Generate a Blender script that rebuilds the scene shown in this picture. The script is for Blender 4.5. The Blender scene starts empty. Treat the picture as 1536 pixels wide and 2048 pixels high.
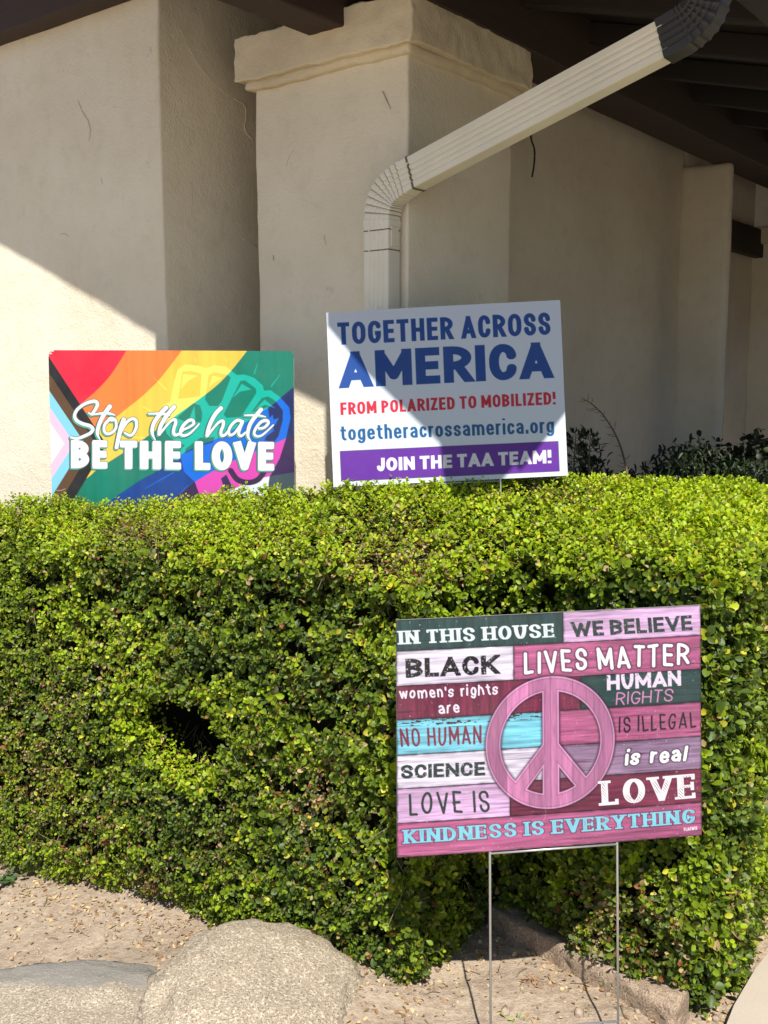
import bpy, bmesh, math, random
import numpy as np
from mathutils import Vector, Matrix, noise as mnoise

rng = np.random.default_rng(7)
random.seed(7)
SC = bpy.context.scene
COL = SC.collection

# ------------------------------------------------------------------ camera, sky, sun, exposure
FPX, CX, CY, CAM_H = 2050.0, 768.0, 1024.0, 1.30
PITCH = math.atan(264 / 2050.0)
CAMP = np.array([0.0, 0.0, CAM_H])
FW = np.array([0, math.cos(PITCH), -math.sin(PITCH)])
UP = np.array([0, math.sin(PITCH), math.cos(PITCH)])
RT = np.array([1.0, 0, 0])
cd = bpy.data.cameras.new('camera')
cam = bpy.data.objects.new('camera', cd)
COL.objects.link(cam)
cam.location = CAMP
cam.rotation_euler = (math.pi / 2 - PITCH, 0, 0)
cd.sensor_fit = 'VERTICAL'
cd.sensor_height = 36.0
cd.lens = 36.0 * FPX / 2048.0
cd.clip_start = 0.05
cd.clip_end = 2000
SC.camera = cam

SUN_B, SUN_A = 0.08, 1.30            # light direction is (-SUN_B, 1, -SUN_A)
LDIR = np.array([-SUN_B, 1.0, -SUN_A]); LDIR /= np.linalg.norm(LDIR)
sl = bpy.data.lights.new('sun', 'SUN')
sl.energy = 4.6
sl.angle = math.radians(0.53)
sl.color = (1.0, 0.965, 0.90)
so = bpy.data.objects.new('sun', sl)
COL.objects.link(so)
so.rotation_euler = Vector(LDIR).to_track_quat('-Z', 'Y').to_euler()
so.location = (0, -3, 8)
w = bpy.data.worlds.new('World')
SC.world = w
w.use_nodes = True
nt = w.node_tree
bg = nt.nodes['Background']
sky = nt.nodes.new('ShaderNodeTexSky')
sky.sky_type = 'NISHITA'
sky.sun_disc = False
sky.sun_elevation = math.asin(-LDIR[2])
sky.sun_rotation = math.atan2(-LDIR[0], -LDIR[1])
nt.links.new(sky.outputs[0], bg.inputs[0])
bg.inputs[1].default_value = 0.075
sky.ozone_density = 2.5
sky.dust_density = .6
SC.view_settings.view_transform = 'Standard'
SC.view_settings.look = 'None'
SC.view_settings.exposure = 0.74
SC.view_settings.gamma = 1.0


# ------------------------------------------------------------------ small helpers
def ray(px, py):
    return (px - CX) / FPX * RT + (CY - py) / FPX * UP + FW


def at(px, py, Y):
    d = ray(px, py)
    return CAMP + d * (Y / d[1])


def hit(px, py, P, N):
    d = ray(px, py)
    return CAMP + d * (np.dot(np.asarray(P) - CAMP, N) / np.dot(d, N))


def proj(P):
    q = np.asarray(P) - CAMP
    z = q @ FW
    return CX + FPX * (q @ RT) / z, CY - FPX * (q @ UP) / z


def lin(c):
    c = np.asarray(c, float) / 255.0
    return np.where(c <= 0.04045, c / 12.92, ((c + 0.055) / 1.055) ** 2.4)


def mesh_np(name, verts, faces, mat=None, parent=None, smooth=False, cols=None, loops=None):
    """faces: (n,k) array or list of lists"""
    me = bpy.data.meshes.new(name)
    verts = np.asarray(verts, np.float32)
    if isinstance(faces, np.ndarray):
        k = faces.shape[1]
        n = faces.shape[0]
        me.vertices.add(len(verts))
        me.vertices.foreach_set('co', verts.ravel())
        me.loops.add(n * k)
        me.loops.foreach_set('vertex_index', faces.astype(np.int32).ravel())
        me.polygons.add(n)
        me.polygons.foreach_set('loop_start', (np.arange(n) * k).astype(np.int32))
        me.polygons.foreach_set('loop_total', np.full(n, k, np.int32))
        me.update(calc_edges=True)
        me.validate()
    else:
        me.from_pydata([tuple(map(float, v)) for v in verts], [], [list(map(int, f)) for f in faces])
    if smooth:
        me.polygons.foreach_set('use_smooth', np.ones(len(me.polygons), bool))
    if cols is not None:
        a = me.color_attributes.new('Col', 'FLOAT_COLOR', 'POINT')
        c = np.ones((len(verts), 4), np.float32)
        c[:, :3] = cols
        a.data.foreach_set('color', c.ravel())
    o = bpy.data.objects.new(name, me)
    COL.objects.link(o)
    if mat:
        me.materials.append(mat)
    if parent:
        o.parent = parent
        # parts are built in world space: cancel the Empty's own offset
        o.matrix_parent_inverse = Matrix.Translation(-parent.location) if parent.type == 'EMPTY' else Matrix.Identity(4)
    return o


def thing(name, label, cat, loc=(0, 0, 0), group=None):
    o = bpy.data.objects.new(name, None)
    COL.objects.link(o)
    o.location = loc
    o.empty_display_size = 0.1
    tag(o, label, cat, group)
    return o


def tag(o, label=None, cat=None, group=None, kind=None):
    if label: o['label'] = label
    if cat: o['category'] = cat
    if group: o['group'] = group
    if kind: o['kind'] = kind
    return o


class Geo:
    def __init__(s):
        s.v, s.f, s.n = [], [], 0

    def add(s, v, f):
        v = np.asarray(v, float)
        s.v.append(v)
        s.f += [[i + s.n for i in q] for q in f]
        s.n += len(v)

    def box(s, c, ax, ay, az, size):
        c = np.asarray(c, float)
        ax, ay, az = (np.asarray(a, float) for a in (ax, ay, az))
        v = [c + ax * i * size[0] / 2 + ay * j * size[1] / 2 + az * k * size[2] / 2 for i in (-1, 1) for j in (-1, 1) for k in (-1, 1)]
        s.add(v, [(0, 1, 3, 2), (4, 6, 7, 5), (0, 4, 5, 1), (2, 3, 7, 6), (0, 2, 6, 4), (1, 5, 7, 3)])

    def tube(s, pts, r, seg=6, cap=True):
        pts = np.asarray(pts, float)
        r = np.broadcast_to(r, (len(pts),))
        v = []
        up = np.array([0.13, 0.31, 0.94])
        for i, p in enumerate(pts):
            t = pts[min(i + 1, len(pts) - 1)] - pts[max(i - 1, 0)]
            t = t / (np.linalg.norm(t) + 1e-9)
            a = np.cross(t, up if abs(t @ up) < .95 else RT); a /= np.linalg.norm(a)
            b = np.cross(t, a)
            for k in range(seg):
                an = 2 * math.pi * k / seg
                v.append(p + r[i] * (a * math.cos(an) + b * math.sin(an)))
        f = []
        for i in range(len(pts) - 1):
            for k in range(seg):
                f.append((i * seg + k, i * seg + (k + 1) % seg, (i + 1) * seg + (k + 1) % seg, (i + 1) * seg + k))
        if cap:
            f.append(tuple(range(seg))[::-1]); f.append(tuple(range((len(pts) - 1) * seg, len(pts) * seg)))
        s.add(v, f)

    def build(s, name, mat, parent=None, smooth=False):
        return mesh_np(name, np.concatenate(s.v), s.f, mat, parent, smooth)


def catmull(pts, n=10, closed=False):
    P = np.asarray(pts, float)
    if closed:
        P = np.vstack([P[-1], P, P[0], P[1]])
    else:
        P = np.vstack([2 * P[0] - P[1], P, 2 * P[-1] - P[-2]])
    out = []
    for i in range(1, len(P) - 2):
        for t in np.linspace(0, 1, n, endpoint=False):
            a, b, c, d = P[i - 1], P[i], P[i + 1], P[i + 2]
            out.append(.5 * (2 * b + (c - a) * t + (2 * a - 5 * b + 4 * c - d) * t * t + (3 * b - a - 3 * c + d) * t ** 3))
    if not closed:
        out.append(P[-2])
    return np.array(out)


def vnoise(x, y, z=0.0, seed=0):
    """numpy value noise in 3-D, -1..1"""
    x, y = np.broadcast_arrays(np.asarray(x, float), np.asarray(y, float))
    z = np.broadcast_to(np.asarray(z, float), x.shape)
    xi, yi, zi = np.floor(x).astype(np.int64), np.floor(y).astype(np.int64), np.floor(z).astype(np.int64)
    fx, fy, fz = x - xi, y - yi, z - zi
    fx, fy, fz = (t * t * (3 - 2 * t) for t in (fx, fy, fz))

    def h(a, b, c):
        n = (a * 374761393 + b * 668265263 + c * 2147483647 + seed * 1442695041) & 0xFFFFFFFF
        n = ((n ^ (n >> 13)) * 1274126177) & 0xFFFFFFFF
        n = ((n ^ (n >> 16)) * 2246822519) & 0xFFFFFFFF
        return ((n ^ (n >> 15)) & 0xFFFF) / 32767.5 - 1
    r = 0
    for dz in (0, 1):
        for dy in (0, 1):
            for dx in (0, 1):
                wgt = (fx if dx else 1 - fx) * (fy if dy else 1 - fy) * (fz if dz else 1 - fz)
                r = r + wgt * h(xi + dx, yi + dy, zi + dz)
    return r


def fbm(x, y, z=0.0, seed=0, o=3):
    r, a, f = 0, 1.0, 1.0
    for i in range(o):
        r = r + a * vnoise(np.asarray(x) * f, np.asarray(y) * f, np.asarray(z) * f, seed + i * 17)
        a *= .5; f *= 2.03
    return r


# ------------------------------------------------------------------ materials
def nodes(name):
    m = bpy.data.materials.new(name)
    m.use_nodes = True
    t = m.node_tree
    return m, t, t.nodes['Principled BSDF'], t.nodes, t.links


def tex(t, kind, scale, detail=4, rough=.55, coord='Object', vec=None, **kw):
    n = t.nodes.new(kind)
    n.inputs['Scale'].default_value = scale
    if 'Detail' in n.inputs: n.inputs['Detail'].default_value = detail
    if 'Roughness' in n.inputs: n.inputs['Roughness'].default_value = rough
    if vec is None:
        c = t.nodes.get('tc') or t.nodes.new('ShaderNodeTexCoord')
        c.name = 'tc'
        vec = c.outputs[coord]
    t.links.new(vec, n.inputs['Vector'])
    for k, v in kw.items():
        if k in n.inputs: n.inputs[k].default_value = v
        else: setattr(n, k, v)
    return n


def ramp(t, fac, stops):
    r = t.nodes.new('ShaderNodeValToRGB')
    e = r.color_ramp.elements
    while len(e) < len(stops): e.new(.5)
    for q, (p, c) in zip(e, stops):
        q.position = p
        q.color = (c, c, c, 1) if np.isscalar(c) else (*c, 1)
    t.links.new(fac, r.inputs[0])
    return r


def mixc(t, fac, a, b, mode='MIX'):
    m = t.nodes.new('ShaderNodeMix')
    m.data_type = 'RGBA'
    m.blend_type = mode
    for s, v in ((m.inputs[0], fac), (m.inputs[6], a), (m.inputs[7], b)):
        if hasattr(v, 'links'): t.links.new(v, s)
        elif np.isscalar(v): s.default_value = v
        else: s.default_value = (*v, 1)
    return m.outputs[2]


def mth(t, op, a, b=0.0):
    m = t.nodes.new('ShaderNodeMath')
    m.operation = op
    for s, v in ((m.inputs[0], a), (m.inputs[1], b)):
        if hasattr(v, 'links'): t.links.new(v, s)
        else: s.default_value = v
    return m.outputs[0]


def bump(t, P, h, strength=.5, dist=.01, prev=None):
    b = t.nodes.new('ShaderNodeBump')
    b.inputs['Strength'].default_value = strength
    b.inputs['Distance'].default_value = dist
    t.links.new(h, b.inputs['Height'])
    if prev: t.links.new(prev, b.inputs['Normal'])
    t.links.new(b.outputs[0], P.inputs['Normal'])
    return b.outputs[0]


def plaster_mat(name, base, dirty):
    m, t, P, N, L = nodes(name)
    n1 = tex(t, 'ShaderNodeTexNoise', 2.6, 5, .6)
    n2 = tex(t, 'ShaderNodeTexNoise', 16, 4, .6)
    n4 = tex(t, 'ShaderNodeTexNoise', 130, 3, .65)
    n5 = tex(t, 'ShaderNodeTexNoise', 7.0, 3, .5, Distortion=1.4)
    c = mixc(t, ramp(t, n1.outputs[0], [(.35, 0), (.75, 1)]).outputs[0], base, dirty)
    c = mixc(t, ramp(t, n2.outputs[0], [(.52, 0), (.80, .30)]).outputs[0], c, tuple(.74 * x for x in dirty))
    # small scuffs
    n6 = tex(t, 'ShaderNodeTexNoise', 9.0, 6, .75)
    c = mixc(t, ramp(t, n6.outputs[0], [(.66, 0), (.74, .55)]).outputs[0], c, tuple(.5 * x for x in dirty))
    L.new(c, P.inputs['Base Color'])
    P.inputs['Roughness'].default_value = .92
    P.inputs['Specular IOR Level'].default_value = .15
    # trowel ridges: thin bands where a warped noise crosses its middle
    rid = ramp(t, n5.outputs[0], [(.47, 0), (.50, 1), (.505, .55), (.56, 0)])
    msk = ramp(t, n1.outputs[0], [(.5, 0), (.66, 1)])
    rr = mth(t, 'MULTIPLY', rid.outputs[0], msk.outputs[0])
    b = bump(t, P, n2.outputs[0], .34, .010)
    b = bump(t, P, rr, .22, .003, b)
    bump(t, P, n4.outputs[0], .75, .0028, b)
    return m


M = {}
M['plaster'] = plaster_mat('plaster', (.80, .715, .56), (.70, .61, .46))
M['cap_plaster'] = plaster_mat('cap_plaster', (.75, .645, .46), (.58, .485, .34))


def wood_mat(name, a, b, sc=3):
    m, t, P, N, L = nodes(name)
    mp = N.new('ShaderNodeMapping'); tc = N.new('ShaderNodeTexCoord')
    L.new(tc.outputs['Generated'], mp.inputs[0])
    mp.inputs['Scale'].default_value = (2, 14, 14)
    n = tex(t, 'ShaderNodeTexNoise', sc, 6, .65, vec=mp.outputs[0])
    L.new(mixc(t, n.outputs[0], a, b), P.inputs['Base Color'])
    P.inputs['Roughness'].default_value = .75
    bump(t, P, n.outputs[0], .3, .004)
    return m


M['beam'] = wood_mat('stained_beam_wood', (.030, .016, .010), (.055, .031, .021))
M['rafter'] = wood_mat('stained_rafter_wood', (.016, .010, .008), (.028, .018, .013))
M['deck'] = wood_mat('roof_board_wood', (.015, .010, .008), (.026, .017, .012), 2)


def metal_paint(name, col, rough=.45, sc=60, var=.08, dirt=None):
    m, t, P, N, L = nodes(name)
    n = tex(t, 'ShaderNodeTexNoise', sc, 4, .6)
    n1 = tex(t, 'ShaderNodeTexNoise', 5, 4, .6)
    c = mixc(t, ramp(t, n1.outputs[0], [(.4, 0), (.75, 1)]).outputs[0], col, tuple(x * (1 - var * 2) for x in (dirt or col)))
    L.new(c, P.inputs['Base Color'])
    P.inputs['Roughness'].default_value = rough
    bump(t, P, n.outputs[0], .12, .001)
    return m


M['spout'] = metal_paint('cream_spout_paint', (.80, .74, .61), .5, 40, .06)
M['crimp'] = metal_paint('crimp_brown', (.36, .30, .215), .7)  # darker brown for the valley rows of the elbow
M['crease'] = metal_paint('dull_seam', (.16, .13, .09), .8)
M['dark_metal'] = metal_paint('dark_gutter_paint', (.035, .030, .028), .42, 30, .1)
M['galv'] = metal_paint('galvanised_wire', (.52, .53, .54), .38)
M['galv'].node_tree.nodes['Principled BSDF'].inputs['Metallic'].default_value = .75
M['cable'] = metal_paint('black_cable', (.02, .02, .02), .6)

m, t, P, N, L = nodes('dry_dirt'); M['dirt'] = m
n1 = tex(t, 'ShaderNodeTexNoise', 3.0, 6, .6); n2 = tex(t, 'ShaderNodeTexNoise', 45, 5, .7); n3 = tex(t, 'ShaderNodeTexNoise', 210, 3, .7)
c = mixc(t, ramp(t, n1.outputs[0], [(.35, 0), (.7, 1)]).outputs[0], (.37, .285, .205), (.47, .375, .28))
c = mixc(t, ramp(t, n2.outputs[0], [(.35, .55), (.62, 0)]).outputs[0], c, (.17, .12, .085))
c = mixc(t, ramp(t, n3.outputs[0], [(.55, 0), (.75, .6)]).outputs[0], c, (.55, .45, .34))
L.new(c, P.inputs['Base Color']); P.inputs['Roughness'].default_value = .95; P.inputs['Specular IOR Level'].default_value = .1
b = bump(t, P, n2.outputs[0], .8, .012); bump(t, P, n3.outputs[0], .6, .003, b)

m, t, P, N, L = nodes('concrete'); M['concrete'] = m
n1 = tex(t, 'ShaderNodeTexNoise', 4, 6, .65); n2 = tex(t, 'ShaderNodeTexNoise', 160, 4, .7)
c = mixc(t, n1.outputs[0], (.36, .30, .235), (.46, .39, .31))
c = mixc(t, ramp(t, n2.outputs[0], [(.58, 0), (.7, .4)]).outputs[0], c, (.2, .18, .15))
L.new(c, P.inputs['Base Color']); P.inputs['Roughness'].default_value = .9
bump(t, P, n2.outputs[0], .4, .002)


def granite(name, base, pale, dark, patina=None):
    m, t, P, N, L = nodes(name)
    v1 = tex(t, 'ShaderNodeTexNoise', 150, 4, .7)
    v2 = tex(t, 'ShaderNodeTexNoise', 260, 3, .7)
    n1 = tex(t, 'ShaderNodeTexNoise', 6, 5, .6)
    c = mixc(t, ramp(t, n1.outputs[0], [(.3, 0), (.7, 1)]).outputs[0], base, tuple(.84 * x for x in base))
    c = mixc(t, ramp(t, v1.outputs[0], [(.52, 0), (.60, .95)]).outputs[0], c, pale)
    c = mixc(t, ramp(t, v2.outputs[0], [(.40, .9), (.47, 0)]).outputs[0], c, dark)
    if patina:
        n3 = tex(t, 'ShaderNodeTexNoise', 3.1, 4, .55)
        sx = N.new('ShaderNodeSeparateXYZ'); L.new(t.nodes['tc'].outputs['Object'], sx.inputs[0])
        f = mth(t, 'ADD', mth(t, 'MULTIPLY', n3.outputs[0], .8), mth(t, 'MULTIPLY', sx.outputs[1], 1.7))
        c = mixc(t, ramp(t, f, [(.50, 0), (.58, .8)]).outputs[0], c, patina)
    L.new(c, P.inputs['Base Color']); P.inputs['Roughness'].default_value = .9
    b = bump(t, P, v1.outputs[0], .75, .006); b2 = bump(t, P, n1.outputs[0], .5, .02, b)
    return m


M['granite'] = granite('tan_granite', (.38, .305, .215), (.60, .51, .39), (.13, .10, .07))
M['granite2'] = granite('grey_granite', (.38, .31, .225), (.58, .50, .39), (.14, .115, .085), (.22, .205, .185))
M['edging'] = granite('edging_stone', (.33, .24, .165), (.42, .32, .23), (.12, .08, .055))


def leaf_mat(name, transl=.35, rough=.46):
    m, t, P, N, L = nodes(name)
    a = N.new('ShaderNodeAttribute'); a.attribute_name = 'Col'
    n = tex(t, 'ShaderNodeTexNoise', 320, 2, .6)
    c = mixc(t, .35, a.outputs[0], mixc(t, n.outputs[0], (.35, .35, .35), (1, 1, 1)), 'MULTIPLY')
    geo = N.new('ShaderNodeNewGeometry')
    under = mixc(t, .35, c, (.16, .19, .09))
    c2 = mixc(t, geo.outputs['Backfacing'], c, under)
    L.new(c2, P.inputs['Base Color'])
    P.inputs['Roughness'].default_value = rough
    P.inputs['Specular IOR Level'].default_value = .35
    tr = N.new('ShaderNodeBsdfTranslucent')
    hs = N.new('ShaderNodeHueSaturation'); L.new(c, hs.inputs['Color']); hs.inputs['Saturation'].default_value = 1.1; hs.inputs['Value'].default_value = 1.35
    L.new(hs.outputs[0], tr.inputs[0])
    mx = N.new('ShaderNodeMixShader'); mx.inputs[0].default_value = transl
    L.new(P.outputs[0], mx.inputs[1]); L.new(tr.outputs[0], mx.inputs[2])
    L.new(mx.outputs[0], N['Material Output'].inputs[0])
    return m


M['leaf'] = leaf_mat('box_leaf')
M['shade_leaf'] = leaf_mat('dark_shrub_leaf', .2, .5)
M['dry_leaf'] = leaf_mat('dry_litter', .15, .8)
m, t, P, N, L = nodes('hedge_shade'); M['shade_core'] = m  # near-black colour stands in for the shade inside the hedge
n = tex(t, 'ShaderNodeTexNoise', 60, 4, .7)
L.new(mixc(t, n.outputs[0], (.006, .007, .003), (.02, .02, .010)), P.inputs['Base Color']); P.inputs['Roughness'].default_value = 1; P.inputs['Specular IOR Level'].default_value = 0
m, t, P, N, L = nodes('twig_bark'); M['twig'] = m
n = tex(t, 'ShaderNodeTexNoise', 80, 3, .6)
L.new(mixc(t, n.outputs[0], (.13, .095, .06), (.22, .17, .11)), P.inputs['Base Color']); P.inputs['Roughness'].default_value = .9


def print_mat(name, rough, scale):
    m, t, P, N, L = nodes(name)
    a = N.new('ShaderNodeAttribute'); a.attribute_name = 'Col'
    n = tex(t, 'ShaderNodeTexNoise', scale, 4, .6)
    c = mixc(t, ramp(t, n.outputs[0], [(.3, 0), (.8, .045)]).outputs[0], a.outputs[0], (.5, .45, .38))
    L.new(c, P.inputs['Base Color'])
    P.inputs['Roughness'].default_value = rough
    P.inputs['Specular IOR Level'].default_value = .3
    # corrugated plastic flutes show faintly
    wv = N.new('ShaderNodeTexWave'); wv.inputs['Scale'].default_value = 62; wv.bands_direction = 'X'
    L.new(t.nodes['tc'].outputs['Object'], wv.inputs['Vector'])
    bump(t, P, wv.outputs[1], .10, .0006)
    return m


M['print'] = print_mat('printed_plastic', .42, 9)
m, t, P, N, L = nodes('white_corrugated_plastic'); M['board'] = m
n = tex(t, 'ShaderNodeTexNoise', 30, 3, .6)
L.new(mixc(t, n.outputs[0], (.6, .6, .58), (.66, .66, .65)), P.inputs['Base Color']); P.inputs['Roughness'].default_value = .5


# ------------------------------------------------------------------ building geometry
E1 = np.array([-.788, .616, 0]); E1 /= np.linalg.norm(E1)      # along the front faces, to the left
E2 = np.array([-E1[1] * -1, -E1[0], 0])                        # into the building, to the right
E2 = np.array([.616, .788, 0]) / np.linalg.norm([.616, .788])
EZ = np.array([0, 0, 1.0])
YP = 2.85
PC = at(815, 300, YP); PC[2] = 0
PW1 = np.dot(hit(513, 400, PC, E2) - PC, E1)
PW2 = np.dot(hit(1024, 300, PC, E1) - PC, E2)
Z_CAPB = hit(815, 93, PC, E2)[2]
Z_CAPT = Z_CAPB + .125


def rbox(o, ax, ay, az, dims, r=.012, res=.03, amp=.003, seed=0, freq=5, wob=0.0):
    """rounded box with hand-trowelled unevenness: corner o, three axes, three sizes"""
    o = np.asarray(o, float)
    AX = np.stack([ax, ay, az])

    def line(n):
        k = max(2, int(n / res))
        base = np.linspace(r * 1.2, n - r * 1.2, k)
        return np.concatenate([[0, r * .35, r * .75], base, [n - r * .75, n - r * .35, n]])
    V, F, nn = [], [], 0
    ls = [line(d) for d in dims]
    for a in range(3):
        b, c = (a + 1) % 3, (a + 2) % 3
        B, Cc = np.meshgrid(ls[b], ls[c], indexing='ij')
        nb, nc = B.shape
        for s in (0, 1):
            p = np.zeros((nb * nc, 3))
            p[:, a] = dims[a] * s; p[:, b] = B.ravel(); p[:, c] = Cc.ravel()
            i = np.arange(nb * nc).reshape(nb, nc)
            q = np.stack([i[:-1, :-1], i[1:, :-1], i[1:, 1:], i[:-1, 1:]], -1).reshape(-1, 4)
            if s == 0: q = q[:, ::-1]
            V.append(p); F.append(q + nn); nn += len(p)
    V = np.vstack(V); F = np.vstack(F)
    inner = np.clip(V, r, np.array(dims) - r)
    d = V - inner
    ln = np.linalg.norm(d, axis=1, keepdims=True)
    V = inner + np.where(ln > 1e-9, d / np.maximum(ln, 1e-9) * r, 0)
    Wd = o + V @ AX
    for k in range(3):
        Wd[:, k] += amp * (fbm(Wd[:, 0] * freq, Wd[:, 1] * freq, Wd[:, 2] * freq, seed + k * 31, 3) + .35 * vnoise(Wd[:, 0] * freq * 8, Wd[:, 1] * freq * 8, Wd[:, 2] * freq * 8, seed + k * 7))
    return Wd, F


def rbox_obj(name, mat, parent, *a, **k):
    v, f = rbox(*a, **k)
    o = mesh_np(name, v, f, mat, parent, True)
    bm = bmesh.new(); bm.from_mesh(o.data)
    bmesh.ops.remove_doubles(bm, verts=bm.verts, dist=1e-5)
    bm.to_mesh(o.data); bm.free()
    return o


house = thing('house', 'cream stucco house with dark timber porch roof behind the hedge', 'house', tuple(PC))
GZ = -0.05
# left wing: front wall + receding side wall
YL = 3.16
WL = at(321, 300, YL); WL[2] = GZ
rbox_obj('wall', M['plaster'], house, WL, E1, E2, EZ, (3.2, 1.9, 3.2), r=.008, res=.035, amp=.003, seed=3)
# pillar with cap
pil = rbox_obj('pillar', M['plaster'], house, [PC[0], PC[1], GZ], E1, E2, EZ, (PW1, PW2, Z_CAPB - GZ + .02), r=.007, res=.03, amp=.0028, seed=11)
ov = .043
cap = rbox_obj('pillar_cap', M['cap_plaster'], pil, np.array([PC[0], PC[1], Z_CAPB]) - (E1 + E2) * ov, E1, E2, EZ, (PW1 + 2 * ov, PW2 + 2 * ov, Z_CAPT - Z_CAPB), r=.006, res=.012, amp=.0062, seed=21, freq=13)
# little sloped bed of mortar under the cap
mo = rbox_obj('mortar_bed', M['cap_plaster'], pil, np.array([PC[0], PC[1], Z_CAPB - .022]) - (E1 + E2) * .022, E1, E2, EZ, (PW1 + .044, PW2 + .044, .03), r=.012, res=.02, amp=.005, seed=25, freq=9)
# back walls under the porch beam
W1o = PC + E1 * .26 + E2 * (PW2 - .05); W1o[2] = GZ
s1 = np.dot(hit(1357, 600, W1o, E1) - W1o, E2)
rbox_obj('wall', M['plaster'], house, W1o, E2, E1, EZ, (s1, .3, Z_CAPT - GZ + .25), r=.012, res=.05, amp=.004, seed=31)
P2 = W1o + E2 * (s1 + .002) - E1 * 0.0
w2 = abs(np.dot(hit(1452, 600, P2, E2) - P2, E1))
d2 = max(.06, np.dot(hit(1458, 600, P2 - E1 * w2, E1) - P2, E2))
rbox_obj('wall', M['plaster'], house, P2 - E1 * w2, E1, E2, EZ, (w2 + .28, d2, Z_CAPT - GZ - .002), r=.03, res=.06, amp=.004, seed=37)
# far pier with its own cap
YF = 5.82
P3 = at(1499, 600, YF); P3[2] = GZ
zc3b = at(1499, 490, YF)[2]; zc3t = at(1499, 455, YF)[2]
far = rbox_obj('pillar', M['plaster'], house, P3 - E1 * .62, E1, E2, EZ, (.62, .6, zc3b - GZ + .01), r=.012, res=.08, amp=.004, seed=41)
rbox_obj('pillar_cap', M['cap_plaster'], far, np.array([P3[0], P3[1], zc3b]) - E1 * .67 - E2 * .05, E1, E2, EZ, (.72, .7, zc3t - zc3b), r=.02, res=.05, amp=.006, seed=43)
# dark lintel over the recess
rw = P2 + E2 * (d2 + .002) - E1 * (np.dot(P2 - at(1499, 600, 5.82), E1) + .004); rw[2] = GZ
rbox_obj('wall', M['plaster'], house, rw, E2, E1, EZ, (float(np.dot(at(1499, 600, 5.82) - rw, E2)) + .02, .2, Z_CAPT - GZ + .3), r=.01, res=.12, amp=.003, seed=45)
lpp = rw - E1 * .035
lp0 = hit(1448, 497, lpp, E1); lp1 = hit(1502, 497, lpp, E1); lp1[2] = lp0[2]
LINTEL = (lp0, lp1, hit(1470, 438, lpp, E1)[2] - hit(1470, 497, lpp, E1)[2])
# wall far behind, closing the porch
rbox_obj('wall', M['plaster'], house, WL + E2 * 1.85 - E1 * .38, E1, E2, EZ, (.6, .25, 3.2), res=.12, seed=47)
rbox_obj('wall', M['plaster'], house, P3 + E2 * 1.4 - E1 * 3.5, E1, E2, EZ, (6, .25, 3.2), res=.25, seed=49)


def beam(p0, p1, wdt, hgt, mat, name='beam', parent=house, side=None):
    p0 = np.asarray(p0, float); p1 = np.asarray(p1, float)
    d = p1 - p0; ln = np.linalg.norm(d); d /= ln
    s = np.cross(EZ, d); s /= np.linalg.norm(s)
    u = np.cross(d, s)
    v, f = rbox(p0 - s * wdt / 2, d, s, u, (ln, wdt, hgt), r=.006, res=max(.08, ln / 60), amp=.0012, seed=int(abs(p0[0] * 100)), freq=3)
    return mesh_np(name, v, f, mat, parent, False)


# porch beam on the pillar caps, running away along E2
bc = PC + E1 * .035 + EZ * (Z_CAPT - PC[2] - .012)
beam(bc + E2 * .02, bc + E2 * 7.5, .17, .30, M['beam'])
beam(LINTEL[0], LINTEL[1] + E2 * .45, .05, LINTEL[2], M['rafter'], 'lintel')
# ledger over the left wall (runs along the wall head, standing proud of it)
zb = hit(150, 40, WL, E2)[2]
lb = np.array([WL[0], WL[1], zb]) - E2 * .03
beam(lb + E1 * -.03, lb + E1 * 3.1, .09, .26, M['beam'])
# header between left wing and pillar
hb = hit(604, 68, PC + E1 * (PW1 * .55), E1)
hb0 = hit(409, 2, PC + E1 * (PW1 * .55), E1)
hm = np.array([*(PC + E1 * (PW1 * .55 - .065))[:2], hb[2]])
beam(hm - E2 * .75, hm + E2 * .5, .13, .24, M['beam'])
print('HEADER', hb0, hb, Z_CAPT)
# added wall out of view on the right; blocks light from the porch
wg = PC - E1 * 3.4 - E2 * .2; wg[2] = GZ
rbox_obj('light_block_wall', M['rafter'], house, wg, E2, -E1, EZ, (9, .2, 3.3), r=.01, res=.3, amp=.003, seed=53)

# downspout: stands on the pillar's front face, crosses to the gutter parallel to that face
SP_W, SP_D = .082, .052
pcn = PC - E2 * (SP_D / 2 + .010)
v0 = hit(764, 700, pcn, E2); vtop = hit(766, 452, pcn, E2)
dj0 = hit(836, 345, pcn, E2)        # end of the elbow on the slanted leg
dj1 = hit(1338, 78, pcn, E2)        # where the dark elbow starts
dd = dj1 - dj0; dd /= np.linalg.norm(dd)


def spout_profile():
    """closed outline (x = across, y = out of the front face): ribs on the front and back"""
    pts = []
    x0 = -SP_W / 2; n = 28
    for i in range(n + 1):
        x = x0 + SP_W * i / n
        u = (x - x0) / SP_W
        dep = -.0032 if (.10 < u < .90 and int((u - .10) / .8 * 9) % 2 == 1) else 0
        pts.append((x, SP_D / 2 + dep))
    pts += [(SP_W / 2 + .0015, SP_D / 2 - .004), (SP_W / 2 + .0015, 0), (SP_W / 2 + .0015, -SP_D / 2 + .004)]
    pts += [(SP_W / 2 - SP_W * i / 8, -SP_D / 2) for i in range(9)]
    pts += [(-SP_W / 2 - .0015, -SP_D / 2 + .004), (-SP_W / 2 - .0015, 0), (-SP_W / 2 - .0015, SP_D / 2 - .004)]
    return np.array(pts)


PROF = spout_profile()


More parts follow.
